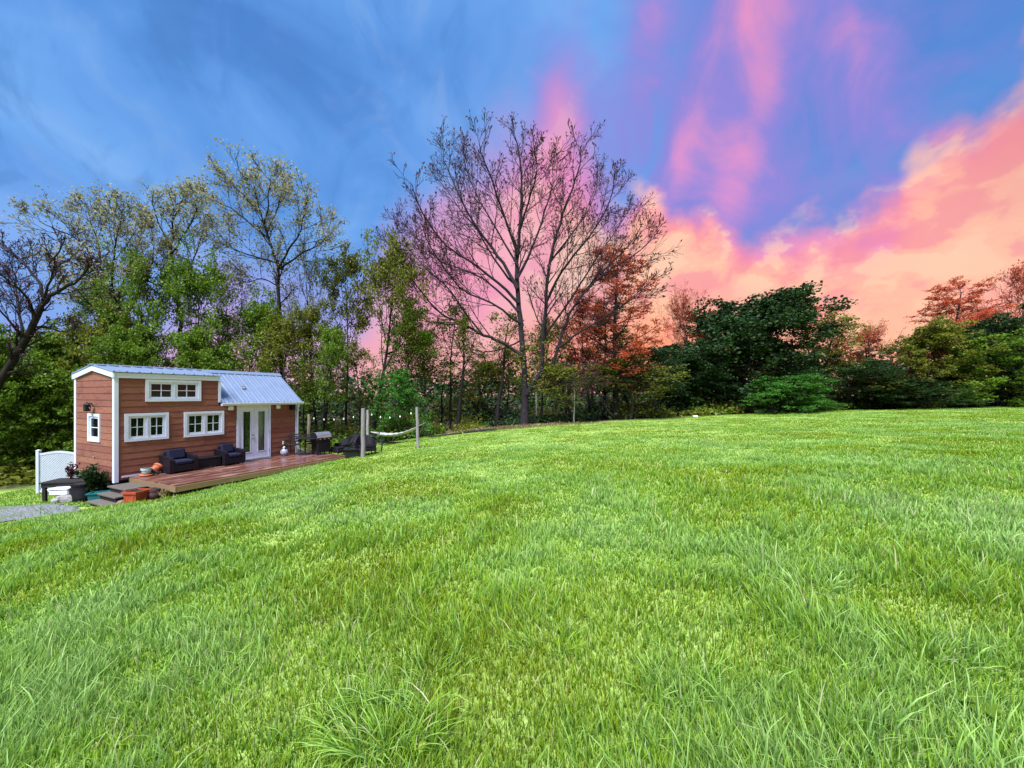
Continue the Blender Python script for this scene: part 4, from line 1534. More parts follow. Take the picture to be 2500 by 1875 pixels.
# planter, dried bouquet and stones at the foot of the deck
rp = empty('square_planter', hpt(-.14, 1.72, -.46), HRZ + R(20), 'orange-red square planter standing beside the steps', 'planter')
def planter():
    def ring(s, z): return [(-s, -s, z), (s, -s, z), (s, s, z), (-s, s, z)]
    mb = MB()
    mb.v += ring(.17, 0) + ring(.205, .33)
    mb.f += [(3, 2, 1, 0), (4, 5, 6, 7)] + [(i, (i + 1) % 4, 4 + (i + 1) % 4, 4 + i) for i in range(4)]
    mb.build('body', M('red_pot'), rp)
    frame_ring(lambda a, d, z: (a, z, .318 + d), -.232, .232, -.232, .232, .045, 0, .06).build('rim', M('red_pot'), rp)
    MB().box(-.18, .18, -.18, .18, .331, .352).build('soil', M('soil'), rp)
    # embossed panels
    for k in range(4):
        MB().box(-.11, .11, -.199, -.186, .10, .25).build('panel', M('red_pot'), rp, rz=R(90 * k))
planter()
pot('clay_urn', [(.09, 0), (.15, .05), (.17, .16), (.13, .26), (.15, .30)], 'purple_pot', hpt(.22, 1.86, -.40), 'dark plum coloured urn behind the orange planter', 'urn')
sprig('dried_plant', hpt(.34, 2.25, -.36), 26, .34, .24, 'leaf_dry', 'clump of pale dried flowers under the deck corner', 'plant', 21, .085, 10)
rock(hpt(-.40, 1.52, -.40), .13, 'small brown stone beside the orange planter', 'brown_stone', 5)
rock(hpt(.42, 2.62, -.34), .17, 'flat grey stone under the deck corner', 'stone', 6, (1.3, 1, .45))
sprig('shrub', hpt(-.34, -.42, -.46), 40, 1.05, .30, 'leaf_dark', 'dark upright shrub against the gable end', 'shrub', 31, .10, 34)


# ------------------------------------------------------------------ trees
class Tree:
    def __init__(self, seed):
        self.r = random.Random(seed)
        self.polys = []          # (points, radii, sides)
        self.tips = []           # (point, direction)

    def branch(self, p, d, length, r0, level, cfg):
        r = self.r
        seg = cfg['seg'][level]
        pts, rad = [p.copy()], [r0]
        d = d.normalized()
        cur = p.copy()
        end_r = max(cfg['rmin'], r0 * cfg['taper'][level])
        for i in range(seg):
            j = cfg['jit'][level]
            d = (d + Vector((r.gauss(0, j), r.gauss(0, j), r.gauss(0, j))) + Vector((0, 0, cfg['up'][level]))).normalized()
            cur = cur + d * (length / seg)
            pts.append(cur.copy())
            rad.append(r0 + (end_r - r0) * (i + 1) / seg)
        self.polys.append((pts, rad, cfg['sides'][level]))
        self.kids(pts, rad, length, level, cfg)

    def kids(self, pts, rad, length, level, cfg):
        r = self.r
        if level + 1 >= cfg['levels']:
            for i in range(1, len(pts)):
                self.tips.append((pts[i], (pts[i] - pts[i - 1]).normalized()))
            return
        n = cfg['n'][level]
        n = max(1, int(round(n * r.uniform(.8, 1.2))))
        seg = len(pts) - 1
        phase = r.uniform(0, 6.283)
        for k in range(n):
            f = cfg['from'][level] + (1 - cfg['from'][level]) * (k + r.uniform(.1, .9)) / n
            i = min(seg - 1, int(f * seg))
            q = pts[i].lerp(pts[i + 1], f * seg - i)
            t = (pts[i + 1] - pts[i]).normalized()
            phase += 2.4 + r.uniform(-.4, .4)
            a = t.cross(Vector((0, 0, 1)))
            if a.length < .05: a = Vector((1, 0, 0))
            a.normalize()
            b = t.cross(a)
            side = a * math.cos(phase) + b * math.sin(phase)
            ang = R(r.gauss(*cfg['ang'][level]))
            if level == 0 and cfg.get('angtop') is not None:
                ang = R(cfg['ang'][0][0] + (cfg['angtop'] - cfg['ang'][0][0]) * f + r.gauss(0, cfg['ang'][0][1]))
            nd = t * math.cos(ang) + side * math.sin(ang)
            shape = cfg['shape'](f) if level == 0 else (1.15 - .55 * f)
            ln = length * cfg['ratio'][level] * shape * r.uniform(.75, 1.2)
            rr = (rad[i] + (rad[i + 1] - rad[i]) * (f * seg - i)) * cfg['rr'][level]
            self.branch(q, nd, ln, max(cfg['rmin'], rr), level + 1, cfg)

    def wood_mesh(self, name):
        V, Fq = [], []
        base = 0
        for pts, rad, n in self.polys:
            P = np.array([tuple(p) for p in pts])
            T = np.gradient(P, axis=0)
            T /= np.linalg.norm(T, axis=1)[:, None] + 1e-9
            ref = np.array([0.31, 0.17, 0.0]) + np.array([0, 0, 1.0]) * (1 if abs((P[-1] - P[0])[2]) < np.linalg.norm(P[-1] - P[0]) * .7 else 0)
            if ref[2] == 0: ref = np.array([1.0, .2, 0])
            A = np.cross(T, ref); A /= np.linalg.norm(A, axis=1)[:, None] + 1e-9
            B = np.cross(T, A)
            an = np.arange(n) * 2 * math.pi / n
            ring = P[:, None, :] + np.array(rad)[:, None, None] * (A[:, None, :] * np.cos(an)[None, :, None] + B[:, None, :] * np.sin(an)[None, :, None])
            V.append(ring.reshape(-1, 3))
            m_ = len(pts)
            i = np.arange(m_ - 1)[:, None] * n
            k = np.arange(n)[None, :]
            j = (k + 1) % n
            Fq.append((np.stack([i + k, i + j, i + n + j, i + n + k], -1) + base).reshape(-1, 4))
            base += m_ * n
        return np_mesh(name, np.concatenate(V), np.concatenate(Fq), True)


def leaf_cloud(name, pos, dirs, per, spread, flat, size, aspect, seed, follow=.0, droop=0.0):
    """leaf-sized rhombs scattered round the given points"""
    rs = np.random.RandomState(seed)
    pos = np.repeat(pos, per, axis=0)
    dirs = np.repeat(dirs, per, axis=0)
    n = len(pos)
    off = rs.normal(0, 1, (n, 3)) * spread
    off[:, 2] *= flat
    c = pos + off
    c[:, 2] -= droop * np.abs(rs.normal(0, 1, n))
    d = rs.normal(0, 1, (n, 3)); d[:, 2] *= .6
    d = d * (1 - follow) + dirs * follow * 2
    d /= np.linalg.norm(d, axis=1)[:, None] + 1e-9
    nr = rs.normal(0, 1, (n, 3)) * .8 + np.array([0, 0, 1.0])
    e = np.cross(d, nr); e /= np.linalg.norm(e, axis=1)[:, None] + 1e-9
    s = size * rs.uniform(.55, 1.35, n)
    h = s[:, None] * d * .5
    w = s[:, None] * e * (aspect * .5)
    k = rs.uniform(-.2, .3, n)[:, None]
    V = np.stack([c - h, c + w + h * k, c + h, c - w + h * k], 1).reshape(-1, 3)
    return np_mesh(name, V, np.arange(4 * n).reshape(n, 4))


BASE = dict(rmin=.012, levels=4, seg=[9, 6, 4, 3], jit=[.07, .14, .2, .25], up=[.03, .08, .06, .03], taper=[.18, .25, .35, .5],
            sides=[9, 6, 4, 3], n=[16, 7, 5], ang=[(62, 9), (42, 10), (42, 12)], angtop=30, ratio=[.42, .5, .5], rr=[.5, .55, .6],
            **{'from': [.32, .25, .25]}, shape=lambda f: .75 + .6 * math.sin(math.pi * min(1, f)) - .35 * f)


def cfg(**k):
    c = dict(BASE)
    c.update(k)
    return c


# shape of each kind of tree, at a unit trunk height of 10 m
KINDS_ = {
    # open spring crown, twigs show, small pale leaves
    'sparse': dict(c=cfg(n=[13, 7, 4], levels=4, **{'from': [.40, .22, .2]}, ratio=[.46, .5, .48]), leaf=('leaf_pale', 2, .16, .7, .17, .6)),
    'sparse_wide': dict(c=cfg(n=[13, 9, 5], levels=4, ang=[(58, 9), (42, 10), (42, 12)], **{'from': [.30, .2, .2]}, ratio=[.62, .5, .46], up=[.02, .05, .05, .02]), leaf=('leaf_pale', 3, .17, .7, .20, .6)),
    # leafy, layered sprays with gaps
    'leafy': dict(c=cfg(n=[19, 7, 4], **{'from': [.20, .25, .25]}, ratio=[.40, .48, .45]), leaf=('leaf_green', 6, .24, .45, .20, .7)),
    'olive': dict(c=cfg(n=[17, 7, 4], **{'from': [.26, .25, .25]}, ratio=[.40, .48, .45]), leaf=('leaf_olive', 4, .24, .45, .20, .7)),
    # open crown with separate clumps of leaf
    'clumpy': dict(c=cfg(n=[13, 6, 4], **{'from': [.38, .35, .3]}, ratio=[.46, .46, .42], ang=[(60, 12), (45, 12), (45, 12)]), leaf=('leaf_green', 10, .27, .5, .19, .7)),
    # full low crown, branches from near the ground
    'dense': dict(c=cfg(n=[34, 7, 3], **{'from': [.08, .2, .2]}, ratio=[.52, .46, .42], ang=[(80, 8), (48, 10), (45, 12)], angtop=46, up=[.02, .04, .02, 0.0],
                        shape=lambda f: 1.15 * (1 - .42 * f * f)), leaf=('leaf_dark', 15, .24, .4, .25, .75)),
    'bushy': dict(c=cfg(n=[24, 7, 4], **{'from': [.06, .2, .2]}, ratio=[.50, .46, .42], ang=[(75, 10), (48, 10), (45, 12)], angtop=30, up=[.02, .03, .02, 0.0],
                        shape=lambda f: 1.1 * math.sqrt(max(.05, 1 - f * f)) + .12), leaf=('leaf_green', 11, .27, .45, .24, .75)),
    # tiered pine
    'pine': dict(c=cfg(n=[26, 9, 4], **{'from': [.22, .25, .3]}, ratio=[.34, .34, .4], ang=[(86, 6), (50, 8), (40, 10)], angtop=50, up=[.0, .035, .02, 0.0],
                       jit=[.03, .08, .15, .2], shape=lambda f: 1.25 - .85 * f), leaf=('leaf_olive', 4, .14, .3, .19, .35)),
    # bare forest pole with a small high crown
    'pole': dict(c=cfg(n=[9, 5, 3], **{'from': [.5, .25, .3]}, ratio=[.28, .5, .5], jit=[.05, .14, .2, .25]), leaf=('leaf_olive', 3, .26, .5, .20, .7)),
    # twiggy crown; red sky glow between the twigs put into its leaf colour
    'red': dict(c=cfg(n=[16, 8, 5], **{'from': [.28, .2, .2]}, ratio=[.42, .5, .46], ang=[(66, 9), (44, 10), (42, 12)]), leaf=('leaf_skyglow', 3, .17, .55, .17, .5)),
}
_tree_cache = {}


def tree_meshes(kind, variant, girth):
    key = (kind, variant, girth)
    if key not in _tree_cache:
        k = KINDS_[kind]
        t = Tree(sum(ord(c) for c in kind) * 31 + variant * 977)
        t.branch(Vector((0, 0, -.15)), Vector((0, 0, 1)), 10.0, girth, 0, k['c'])
        wood = t.wood_mesh('trunk')
        pos = np.array([tuple(p) for p, d in t.tips]); dr = np.array([tuple(d) for p, d in t.tips])
        m_, per, spread, flat, size, asp = k['leaf']
        lv = leaf_cloud('crown', pos, dr, per, spread, flat, size, asp, variant * 7 + 3, follow=.25)
        top = float(np.percentile(pos[:, 2], 99.3))
        wid = float(np.percentile(np.abs(pos[:, :2]).max(1), 97)) * 2
        _tree_cache[key] = (wood, lv, m_, top, wid)
    return _tree_cache[key]


def plant_tree(name, kind, variant, px, depth, top_py, width_px, label, rz=0.0, girth=.17, bark='bark', leaf=None, group=None, lean=0.0, cat='tree'):
    """a tree standing depth metres ahead; its height and spread follow from what the photograph shows at that distance"""
    wood, lv, m_, top, wid = tree_meshes(kind, variant, girth)
    leaf = leaf or m_
    p = spot(px, depth)
    height = EYE - (top_py - HY) / F * depth - p.z
    spread = width_px / F * depth
    e = empty(name, p, 0, label, cat, group)
    e.rotation_euler = (0, lean, 0) if lean else (0, 0, rz)
    e.scale = (spread / wid, spread / wid, height / top)
    def slot(me, matn, nm):
        if len(me.materials) == 0:
            me.materials.append(M(matn))
        o = bpy.data.objects.new(nm, me)
        COL.objects.link(o)
        o.parent = e
        o.material_slots[0].link = 'OBJECT'
        o.material_slots[0].material = M(matn)
        return o
    slot(wood, bark, 'trunk')
    slot(lv, leaf, 'crown')
    return e


def limb_tree(name, label, px0, D0, limbs, seed, bark, leaf, shoot=3.4, step=.46, sub=(6, 6), rmin=.015, leaf_keep=.62, leaf_size=.22, leaf_asp=.42, per=1, spread=.07, follow=.7, ang=40, start=.22, up=.07, limb_scale=1.0):
    """a tree whose main limbs are set one by one: (points as seen, depth offset at the tip, start radius, end radius, is a side limb)"""
    t = Tree(seed)
    r = t.r
    org = spot(px0, D0)
    def W(px, py, dy):
        d = D0 + dy
        return Vector(((px - CX) / F * d, d, EYE - (py - HY) / F * d)) - org
    c = cfg(levels=4, n=[0, sub[0], sub[1]], rmin=rmin, seg=[1, 6, 5, 3], jit=[0, .075, .10, .14], up=[0, up, up, .05], taper=[.2, .3, .45, .6],
            sides=[10, 5, 4, 3], ang=[(30, 8), (31, 8), (33, 10)], ratio=[.3, .50, .52], rr=[.5, .55, .6], **{'from': [.3, .15, .12]})
    for pts, dy, r0, r1, off in limbs:
        r0 *= limb_scale; r1 *= limb_scale
        n = len(pts)
        P, rad = [], []
        for i, (px, py) in enumerate(pts):
            f = i / (n - 1)
            P.append(W(px, py, dy * f ** 1.2))
            rad.append(r0 + (r1 - r0) * f ** .8)
        if not off:
            rad[0] *= 1.25
        Q, rq = [], []
        for i in range(n - 1):
            p0, p1, p2, p3 = P[max(0, i - 1)], P[i], P[i + 1], P[min(n - 1, i + 2)]
            for k in range(3):
                s = k / 3
                v = .5 * ((2 * p1) + (p2 - p0) * s + (2 * p0 - 5 * p1 + 4 * p2 - p3) * s * s + (3 * p1 - p0 - 3 * p2 + p3) * s ** 3)
                v += Vector((r.gauss(0, .03), r.gauss(0, .03), r.gauss(0, .03)))
                Q.append(v); rq.append(rad[i] + (rad[i + 1] - rad[i]) * s)
        Q.append(P[-1]); rq.append(rad[-1])
        t.polys.append((Q, rq, 12 if not off else 8))
        L = sum((Q[i + 1] - Q[i]).length for i in range(len(Q) - 1))
        s_at = L * (start if off else .5)
        acc = 0
        phase = r.uniform(0, 6)
        for i in range(len(Q) - 1):
            sl = (Q[i + 1] - Q[i]).length
            while s_at < acc + sl:
                f = (s_at - acc) / sl
                q = Q[i].lerp(Q[i + 1], f)
                d = (Q[i + 1] - Q[i]).normalized()
                phase += 2.4 + r.uniform(-.5, .5)
                a = d.cross(Vector((.3, 1, .2))).normalized(); b = d.cross(a)
                an = R(r.gauss(ang, 9))
                nd = d * math.cos(an) + (a * math.cos(phase) + b * math.sin(phase)) * math.sin(an)
                ff = s_at / L
                ln = shoot * (1.0 - .62 * ff) * r.uniform(.6, 1.15)
                t.branch(q, nd, ln, max(rmin * 1.25, rq[i] * .42), 1, c)
                s_at += step * r.uniform(.7, 1.4)
            acc += sl
    e = empty(name, org, 0, label, 'tree')
    link('trunk', t.wood_mesh('trunk'), M(bark), e)
    pos = np.array([tuple(p) for p, d in t.tips]); dr = np.array([tuple(d) for p, d in t.tips])
    keep = (np.arange(len(pos)) % 3 == 2) & (np.random.RandomState(seed).rand(len(pos)) < leaf_keep * 2) | (np.random.RandomState(seed).rand(len(pos)) < leaf_keep * .25)
    link('crown', leaf_cloud('crown', pos[keep], dr[keep], per, spread, 1.0, leaf_size, leaf_asp, seed, follow=follow), M(leaf), e)
    print(name, len(t.polys), int(keep.sum()) * per)
    return e, W, r


def oak():
    limbs = [
        ([(1280, 1050), (1281, 1000), (1282, 955), (1278, 880), (1270, 780), (1263, 700), (1262, 640), (1268, 565), (1274, 488), (1272, 410), (1262, 350), (1246, 314)], .5, .37, .03, False),
        ([(1284, 965), (1305, 935), (1322, 905), (1325, 830), (1332, 740), (1343, 640), (1365, 548), (1395, 462), (1415, 402), (1418, 363)], -2.0, .26, .03, True),
        ([(1263, 705), (1228, 640), (1190, 591), (1142, 522), (1110, 453), (1086, 393), (1080, 350)], 2.5, .17, .025, True),
        ([(1266, 740), (1215, 690), (1150, 640), (1090, 600), (1045, 539), (1015, 488), (1008, 453)], -3.0, .14, .025, True),
        ([(1277, 870), (1230, 838), (1180, 820), (1130, 790), (1080, 768), (1030, 715), (985, 650), (955, 582)], -2.0, .17, .025, True),
        ([(1180, 820), (1140, 770), (1090, 700), (1040, 655), (1000, 610), (980, 578)], 2.0, .10, .02, True),
        ([(1130, 790), (1070, 790), (1020, 770), (980, 720), (955, 660)], 3.0, .08, .02, True),
        ([(1322, 905), (1345, 900), (1362, 850), (1390, 765), (1432, 705), (1480, 655), (1535, 600), (1570, 544)], 2.0, .19, .025, True),
        ([(1362, 850), (1400, 822), (1450, 790), (1500, 760), (1550, 725), (1585, 690)], -3.0, .11, .02, True),
        ([(1332, 740), (1372, 660), (1420, 600), (1470, 531), (1495, 471), (1500, 428)], -1.5, .12, .025, True),
        ([(1263, 680), (1300, 600), (1330, 514), (1350, 445), (1345, 380)], 4.0, .13, .025, True),
        ([(1264, 620), (1232, 531), (1202, 445), (1178, 385), (1170, 350)], -3.5, .12, .025, True),
        ([(1268, 565), (1290, 496), (1310, 419), (1305, 359)], -4.5, .10, .02, True),
        ([(1265, 700), (1225, 660), (1165, 565), (1120, 505), (1060, 428)], 5.5, .12, .02, True),
        ([(1264, 650), (1215, 565), (1170, 488), (1140, 419), (1130, 367)], 1.0, .10, .02, True),
        ([(1343, 640), (1400, 565), (1445, 496), (1460, 428)], 3.5, .09, .02, True),
        ([(1390, 765), (1450, 690), (1520, 640), (1580, 600), (1590, 569)], -4.0, .09, .02, True),
        ([(1290, 950), (1340, 945), (1390, 930), (1440, 925)], -2.0, .07, .02, True),
        ([(1345, 900), (1400, 905), (1460, 918), (1540, 912)], 1.5, .07, .015, True),
        ([(1276, 830), (1200, 860), (1140, 850), (1060, 850)], 3.0, .08, .02, True),
        ([(1325, 830), (1400, 720), (1450, 640), (1520, 539), (1545, 496)], 5.0, .11, .02, True),
        ([(1266, 760), (1180, 680), (1080, 640), (1010, 574), (975, 531)], 4.5, .11, .02, True),
        ([(1270, 790), (1200, 740), (1120, 700), (1050, 600), (1030, 548)], -5.0, .11, .02, True),
    ]
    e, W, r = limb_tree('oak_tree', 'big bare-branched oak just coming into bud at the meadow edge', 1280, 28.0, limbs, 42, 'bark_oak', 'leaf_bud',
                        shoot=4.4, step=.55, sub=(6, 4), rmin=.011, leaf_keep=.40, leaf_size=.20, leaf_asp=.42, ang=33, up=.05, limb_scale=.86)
    sp = []
    for _ in range(70):
        sp.append(tuple(W(r.uniform(1255, 1345), r.uniform(830, 935), r.uniform(-1.5, .5))))
    link('young_leaves', leaf_cloud('young_leaves', np.array(sp), np.zeros((len(sp), 3)), 5, .14, .8, .18, .7, 2), M('leaf_olive'), e)
oak()

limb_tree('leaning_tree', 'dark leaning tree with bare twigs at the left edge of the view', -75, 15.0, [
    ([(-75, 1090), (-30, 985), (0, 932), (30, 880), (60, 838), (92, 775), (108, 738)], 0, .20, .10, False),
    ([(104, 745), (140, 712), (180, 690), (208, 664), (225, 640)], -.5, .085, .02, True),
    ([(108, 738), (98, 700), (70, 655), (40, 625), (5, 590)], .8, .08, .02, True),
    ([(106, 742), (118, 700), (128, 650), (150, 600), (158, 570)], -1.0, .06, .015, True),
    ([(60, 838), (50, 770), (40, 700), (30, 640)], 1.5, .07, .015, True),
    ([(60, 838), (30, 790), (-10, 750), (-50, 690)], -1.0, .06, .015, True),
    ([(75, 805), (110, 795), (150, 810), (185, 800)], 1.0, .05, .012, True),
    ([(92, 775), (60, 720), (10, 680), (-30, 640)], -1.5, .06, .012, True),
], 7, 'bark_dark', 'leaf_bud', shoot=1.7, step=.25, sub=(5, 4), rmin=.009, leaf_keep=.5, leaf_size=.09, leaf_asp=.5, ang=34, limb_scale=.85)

limb_tree('tall_tree', 'tallest slender tree with an open crown behind the metal roof', 690, 25.5, [
    ([(690, 1060), (688, 950), (684, 850), (682, 740), (676, 650), (656, 582), (636, 524), (624, 473), (618, 440)], 0, .24, .025, False),
    ([(682, 655), (705, 608), (728, 574), (740, 524), (752, 482)], -2, .10, .02, True),
    ([(684, 660), (730, 623), (772, 601), (800, 574), (808, 540)], 2, .09, .02, True),
    ([(656, 582), (615, 549), (570, 511), (528, 492), (500, 477)], 1.5, .09, .02, True),
    ([(672, 641), (620, 626), (570, 608), (540, 574)], -2, .08, .02, True),
    ([(650, 570), (672, 524), (690, 473), (700, 448)], 2.5, .08, .02, True),
    ([(636, 524), (600, 482), (575, 456), (560, 440)], -2.5, .06, .02, True),
    ([(645, 549), (655, 498), (660, 448), (655, 433)], -3, .06, .02, True),
    ([(680, 700), (640, 680), (600, 690), (560, 670)], 2, .06, .02, True),
], 11, 'bark_dark', 'leaf_pale', shoot=3.0, step=.46, sub=(6, 4), rmin=.009, leaf_keep=1.2, leaf_size=.15, leaf_asp=.6, per=3, spread=.17, follow=.3, limb_scale=.78, ang=36)

limb_tree('budding_tree', 'wide thinly leaved tree rising behind the gable end', 330, 23.0, [
    ([(330, 1060), (325, 900), (305, 800), (282, 735), (262, 690), (240, 645)], 0, .19, .07, False),
    ([(240, 645), (205, 600), (165, 570), (125, 555), (95, 540)], -1, .08, .02, True),
    ([(245, 655), (240, 600), (225, 550), (215, 505)], 1.5, .07, .02, True),
    ([(270, 705), (275, 640), (290, 570), (300, 510)], -1.5, .08, .02, True),
    ([(262, 690), (215, 650), (165, 640), (120, 640)], 2, .06, .02, True),
    ([(300, 790), (340, 720), (370, 650), (375, 590)], 1, .08, .02, True),
    ([(282, 735), (315, 660), (340, 600), (350, 540)], 2.5, .07, .02, True),
    ([(305, 800), (255, 770), (215, 740), (180, 700)], -2, .06, .02, True),
], 13, 'bark_dark', 'leaf_pale', shoot=3.1, step=.46, sub=(6, 4), rmin=.009, leaf_keep=1.2, leaf_size=.15, leaf_asp=.6, per=3, spread=.17, follow=.3, limb_scale=.78, ang=36)

limb_tree('budding_tree', 'thin pale blossoming tree above the loft window', 440, 24.0, [
    ([(440, 1060), (442, 900), (440, 790), (430, 700), (418, 620), (420, 560), (435, 510), (448, 480)], 0, .18, .025, False),
    ([(436, 740), (400, 700), (370, 690), (345, 670)], -2, .07, .02, True),
    ([(430, 700), (470, 640), (490, 580), (500, 540)], 1.5, .07, .02, True),
    ([(420, 600), (395, 560), (380, 520), (370, 490)], -1, .06, .02, True),
    ([(441, 800), (490, 790), (530, 830), (560, 800)], 2, .07, .02, True),
    ([(418, 620), (460, 560), (480, 510), (470, 480)], -2.0, .06, .02, True),
], 17, 'bark_dark', 'leaf_pale', shoot=2.7, step=.46, sub=(6, 4), rmin=.009, leaf_keep=1.2, leaf_size=.15, leaf_asp=.6, per=3, spread=.17, follow=.3, limb_scale=.78, ang=36)

# the wood, west to east
T = plant_tree
T('leafy_tree', 'clumpy', 4, 452, 21.5, 600, 230, 'green leafy tree standing over the loft roof', R(10), .15)
T('leafy_tree', 'clumpy', 5, 335, 22.0, 590, 230, 'fresh green tree behind the roof ridge near the gable', R(200), .15)
T('budding_tree', 'sparse', 7, 570, 27.0, 640, 200, 'pale budding tree just left of the tallest slender tree', R(160), .14)
T('leafy_tree', 'leafy', 8, 590, 23.5, 752, 210, 'low leafy tree right behind the roof valley', R(60), .16)
T('leafy_tree', 'olive', 9, 690, 23.0, 765, 190, 'olive leafed tree behind the far end of the roof', R(220), .15)
T('budding_tree', 'sparse', 10, 775, 28.0, 590, 210, 'grey-green budding tree right of the tallest slender tree', R(310), .14)
T('leafy_tree', 'clumpy', 11, 910, 25.0, 570, 250, 'dark-trunked leafy tree above the pair of grey posts', R(20), .20, 'bark_dark', 'leaf_olive')
T('leafy_tree', 'clumpy', 12, 845, 27.5, 600, 190, 'yellow-green tree between the tallest tree and the hammock', R(250), .15, leaf='leaf_olive')
T('leafy_tree', 'leafy', 13, 782, 23.0, 800, 120, 'slim dark-stemmed leafy tree behind the barbecue', R(130), .16, 'bark_dark')
T('leafy_tree', 'bushy', 14, 975, 25.0, 905, 130, 'bright green low tree behind the hammock', R(90), .14, leaf='leaf_bright')
T('leafy_tree', 'clumpy', 4, 632, 24.5, 715, 190, 'yellow-green tree in front of the tallest slender trunk', R(290), .15, leaf='leaf_green')
T('leafy_tree', 'clumpy', 5, 742, 25.0, 735, 180, 'light green tree behind the pale tan post', R(35), .15, leaf='leaf_olive')
T('leafy_tree', 'clumpy', 12, 975, 27.0, 745, 170, 'thin green tree just left of the oak crown', R(150), .15, leaf='leaf_green')
T('leafy_tree', 'clumpy', 4, 255, 23.5, 655, 200, 'light green tree among the bare limbs behind the gable', R(100), .15, leaf='leaf_green')
# green wall west of the house
T('bushy_tree', 'bushy', 15, 15, 18.5, 830, 260, 'broad green bush at the left edge beyond the lattice', R(0), .14)
T('bushy_tree', 'bushy', 16, 120, 21.0, 800, 220, 'full green tree directly above the lattice panel', R(140), .14)
T('bushy_tree', 'bushy', 15, 235, 21.5, 748, 200, 'full green tree against the back corner of the house', R(230), .14, leaf='leaf_olive')
T('bushy_tree', 'dense', 17, 70, 18.0, 905, 220, 'dark shaded thicket close behind the lattice panel', R(50), .13, leaf='leaf_green')
T('bushy_tree', 'bushy', 16, 340, 21.0, 775, 200, 'dense green tree behind the middle of the loft roof', R(300), .14)
T('bushy_tree', 'bushy', 15, 490, 22.0, 812, 200, 'rounded green tree behind the roof junction', R(80), .14)
T('bushy_tree', 'bushy', 16, -60, 16.5, 790, 240, 'green tree mostly cut off by the left picture edge', R(190), .14)
# behind the oak
T('woodland_tree', 'pole', 18, 1118, 27.5, 770, 150, 'stout dark trunk just left of the oak', R(0), .26, 'bark_dark')
T('woodland_tree', 'pole', 19, 1212, 28.5, 760, 140, 'crooked dark trunk close beside the oak', R(100), .20, 'bark_dark')
T('woodland_tree', 'pole', 20, 1100, 29.5, 730, 120, 'slim dark trunk beside the stout one left of the oak', R(210), .13, 'bark_dark')
T('leafy_tree', 'olive', 21, 1035, 28.0, 800, 160, 'olive tree between the hammock and the oak', R(30), .14)
T('leafy_tree', 'olive', 9, 1170, 31.0, 880, 170, 'thin-leaved tree seen behind the low left limbs of the oak', R(75), .15)
T('leafy_tree', 'olive', 12, 1320, 31.0, 780, 150, 'olive tree behind the fork of the oak', R(15), .15)
T('budding_tree', 'red', 22, 1440, 31.0, 730, 170, 'sky-reddened tree behind the right limbs of the oak', R(0), .16, 'bark_dark')
T('pine_tree', 'pine', 23, 1503, 30.0, 605, 235, 'tiered reddish pine right of the oak', R(0), .17, 'bark_dark', 'leaf_skyglow')
T('pine_tree', 'pine', 24, 1475, 33.0, 740, 180, 'olive pine hidden behind the reddish one', R(45), .15, 'bark_dark')
T('leafy_tree', 'olive', 21, 1395, 29.0, 890, 220, 'low olive tree under the right limbs of the oak', R(140), .14)
T('leafy_tree', 'olive', 9, 1540, 29.5, 870, 220, 'olive tree at the foot of the reddish pine', R(260), .15)
T('leafy_tree', 'leafy', 13, 1605, 30.5, 845, 190, 'dull green tree left of the big dark evergreen', R(200), .16, leaf='leaf_dark')
T('bare_sapling', 'pole', 25, 1402, 27.6, 900, 70, 'thin pale sapling on the meadow edge right of the oak', R(0), .12, 'pale_bark')
# east
T('budding_tree', 'red', 26, 1690, 36.0, 700, 130, 'sky-reddened tree top showing behind the dark evergreen', R(30), .14)
T('evergreen_tree', 'bushy', 29, 1795, 36.0, 722, 325, 'big dark rounded evergreen at the edge of the meadow', R(0), .16, 'bark_dark', 'leaf_dark')
T('evergreen_tree', 'dense', 27, 1815, 39.5, 745, 270, 'dark evergreen close behind the big rounded one', R(0), .22, 'bark_dark')
T('evergreen_tree', 'dense', 28, 1715, 35.5, 835, 220, 'dark lower evergreen on the left side of the big one', R(70), .16, 'bark_dark')
T('bright_shrub', 'bushy', 29, 1900, 31.0, 915, 170, 'bright fresh green shrub below the dark evergreen', R(0), .10, leaf='leaf_bright')
T('bright_shrub', 'bushy', 16, 1985, 32.0, 972, 110, 'small bright green shrub further along the meadow edge', R(60), .14, leaf='leaf_bright')
T('budding_tree', 'red', 22, 1965, 38.0, 728, 190, 'broad red-tinged crown just right of the dark evergreen', R(200), .16)
T('leafy_tree', 'olive', 12, 2000, 35.0, 770, 200, 'olive tree in front of the red-tinged crown', R(330), .15)
T('leafy_tree', 'leafy', 13, 2055, 34.0, 885, 200, 'dark green low tree right of the bright shrubs', R(45), .16, leaf='leaf_dark')
T('budding_tree', 'red', 26, 2118, 37.0, 795, 160, 'small sky-reddened tree in the dip of the tree line', R(120), .14, 'bark_dark')
T('leafy_tree', 'olive', 21, 2140, 34.0, 925, 220, 'low olive tree under the small sky-reddened tree', R(10), .14)
T('leafy_tree', 'bushy', 16, 2265, 33.0, 785, 230, 'wide dark green tree below the bent pine', R(100), .14, leaf='leaf_olive')
T('bent_pine', 'pine', 30, 2330, 36.0, 690, 200, 'bent sky-reddened pine leaning towards the dip', R(0), .17, 'bark_dark', 'leaf_skyglow', lean=R(-10))
T('leafy_tree', 'bushy', 14, 2395, 31.5, 815, 210, 'bright green full tree near the right edge', R(180), .14)
T('budding_tree', 'red', 22, 2468, 37.0, 636, 170, 'tall sky-reddened tree at the right picture edge', R(80), .16)
T('budding_tree', 'red', 26, 2375, 38.0, 735, 150, 'faint sky-reddened tree between the bent pine and the right edge', R(260), .14)
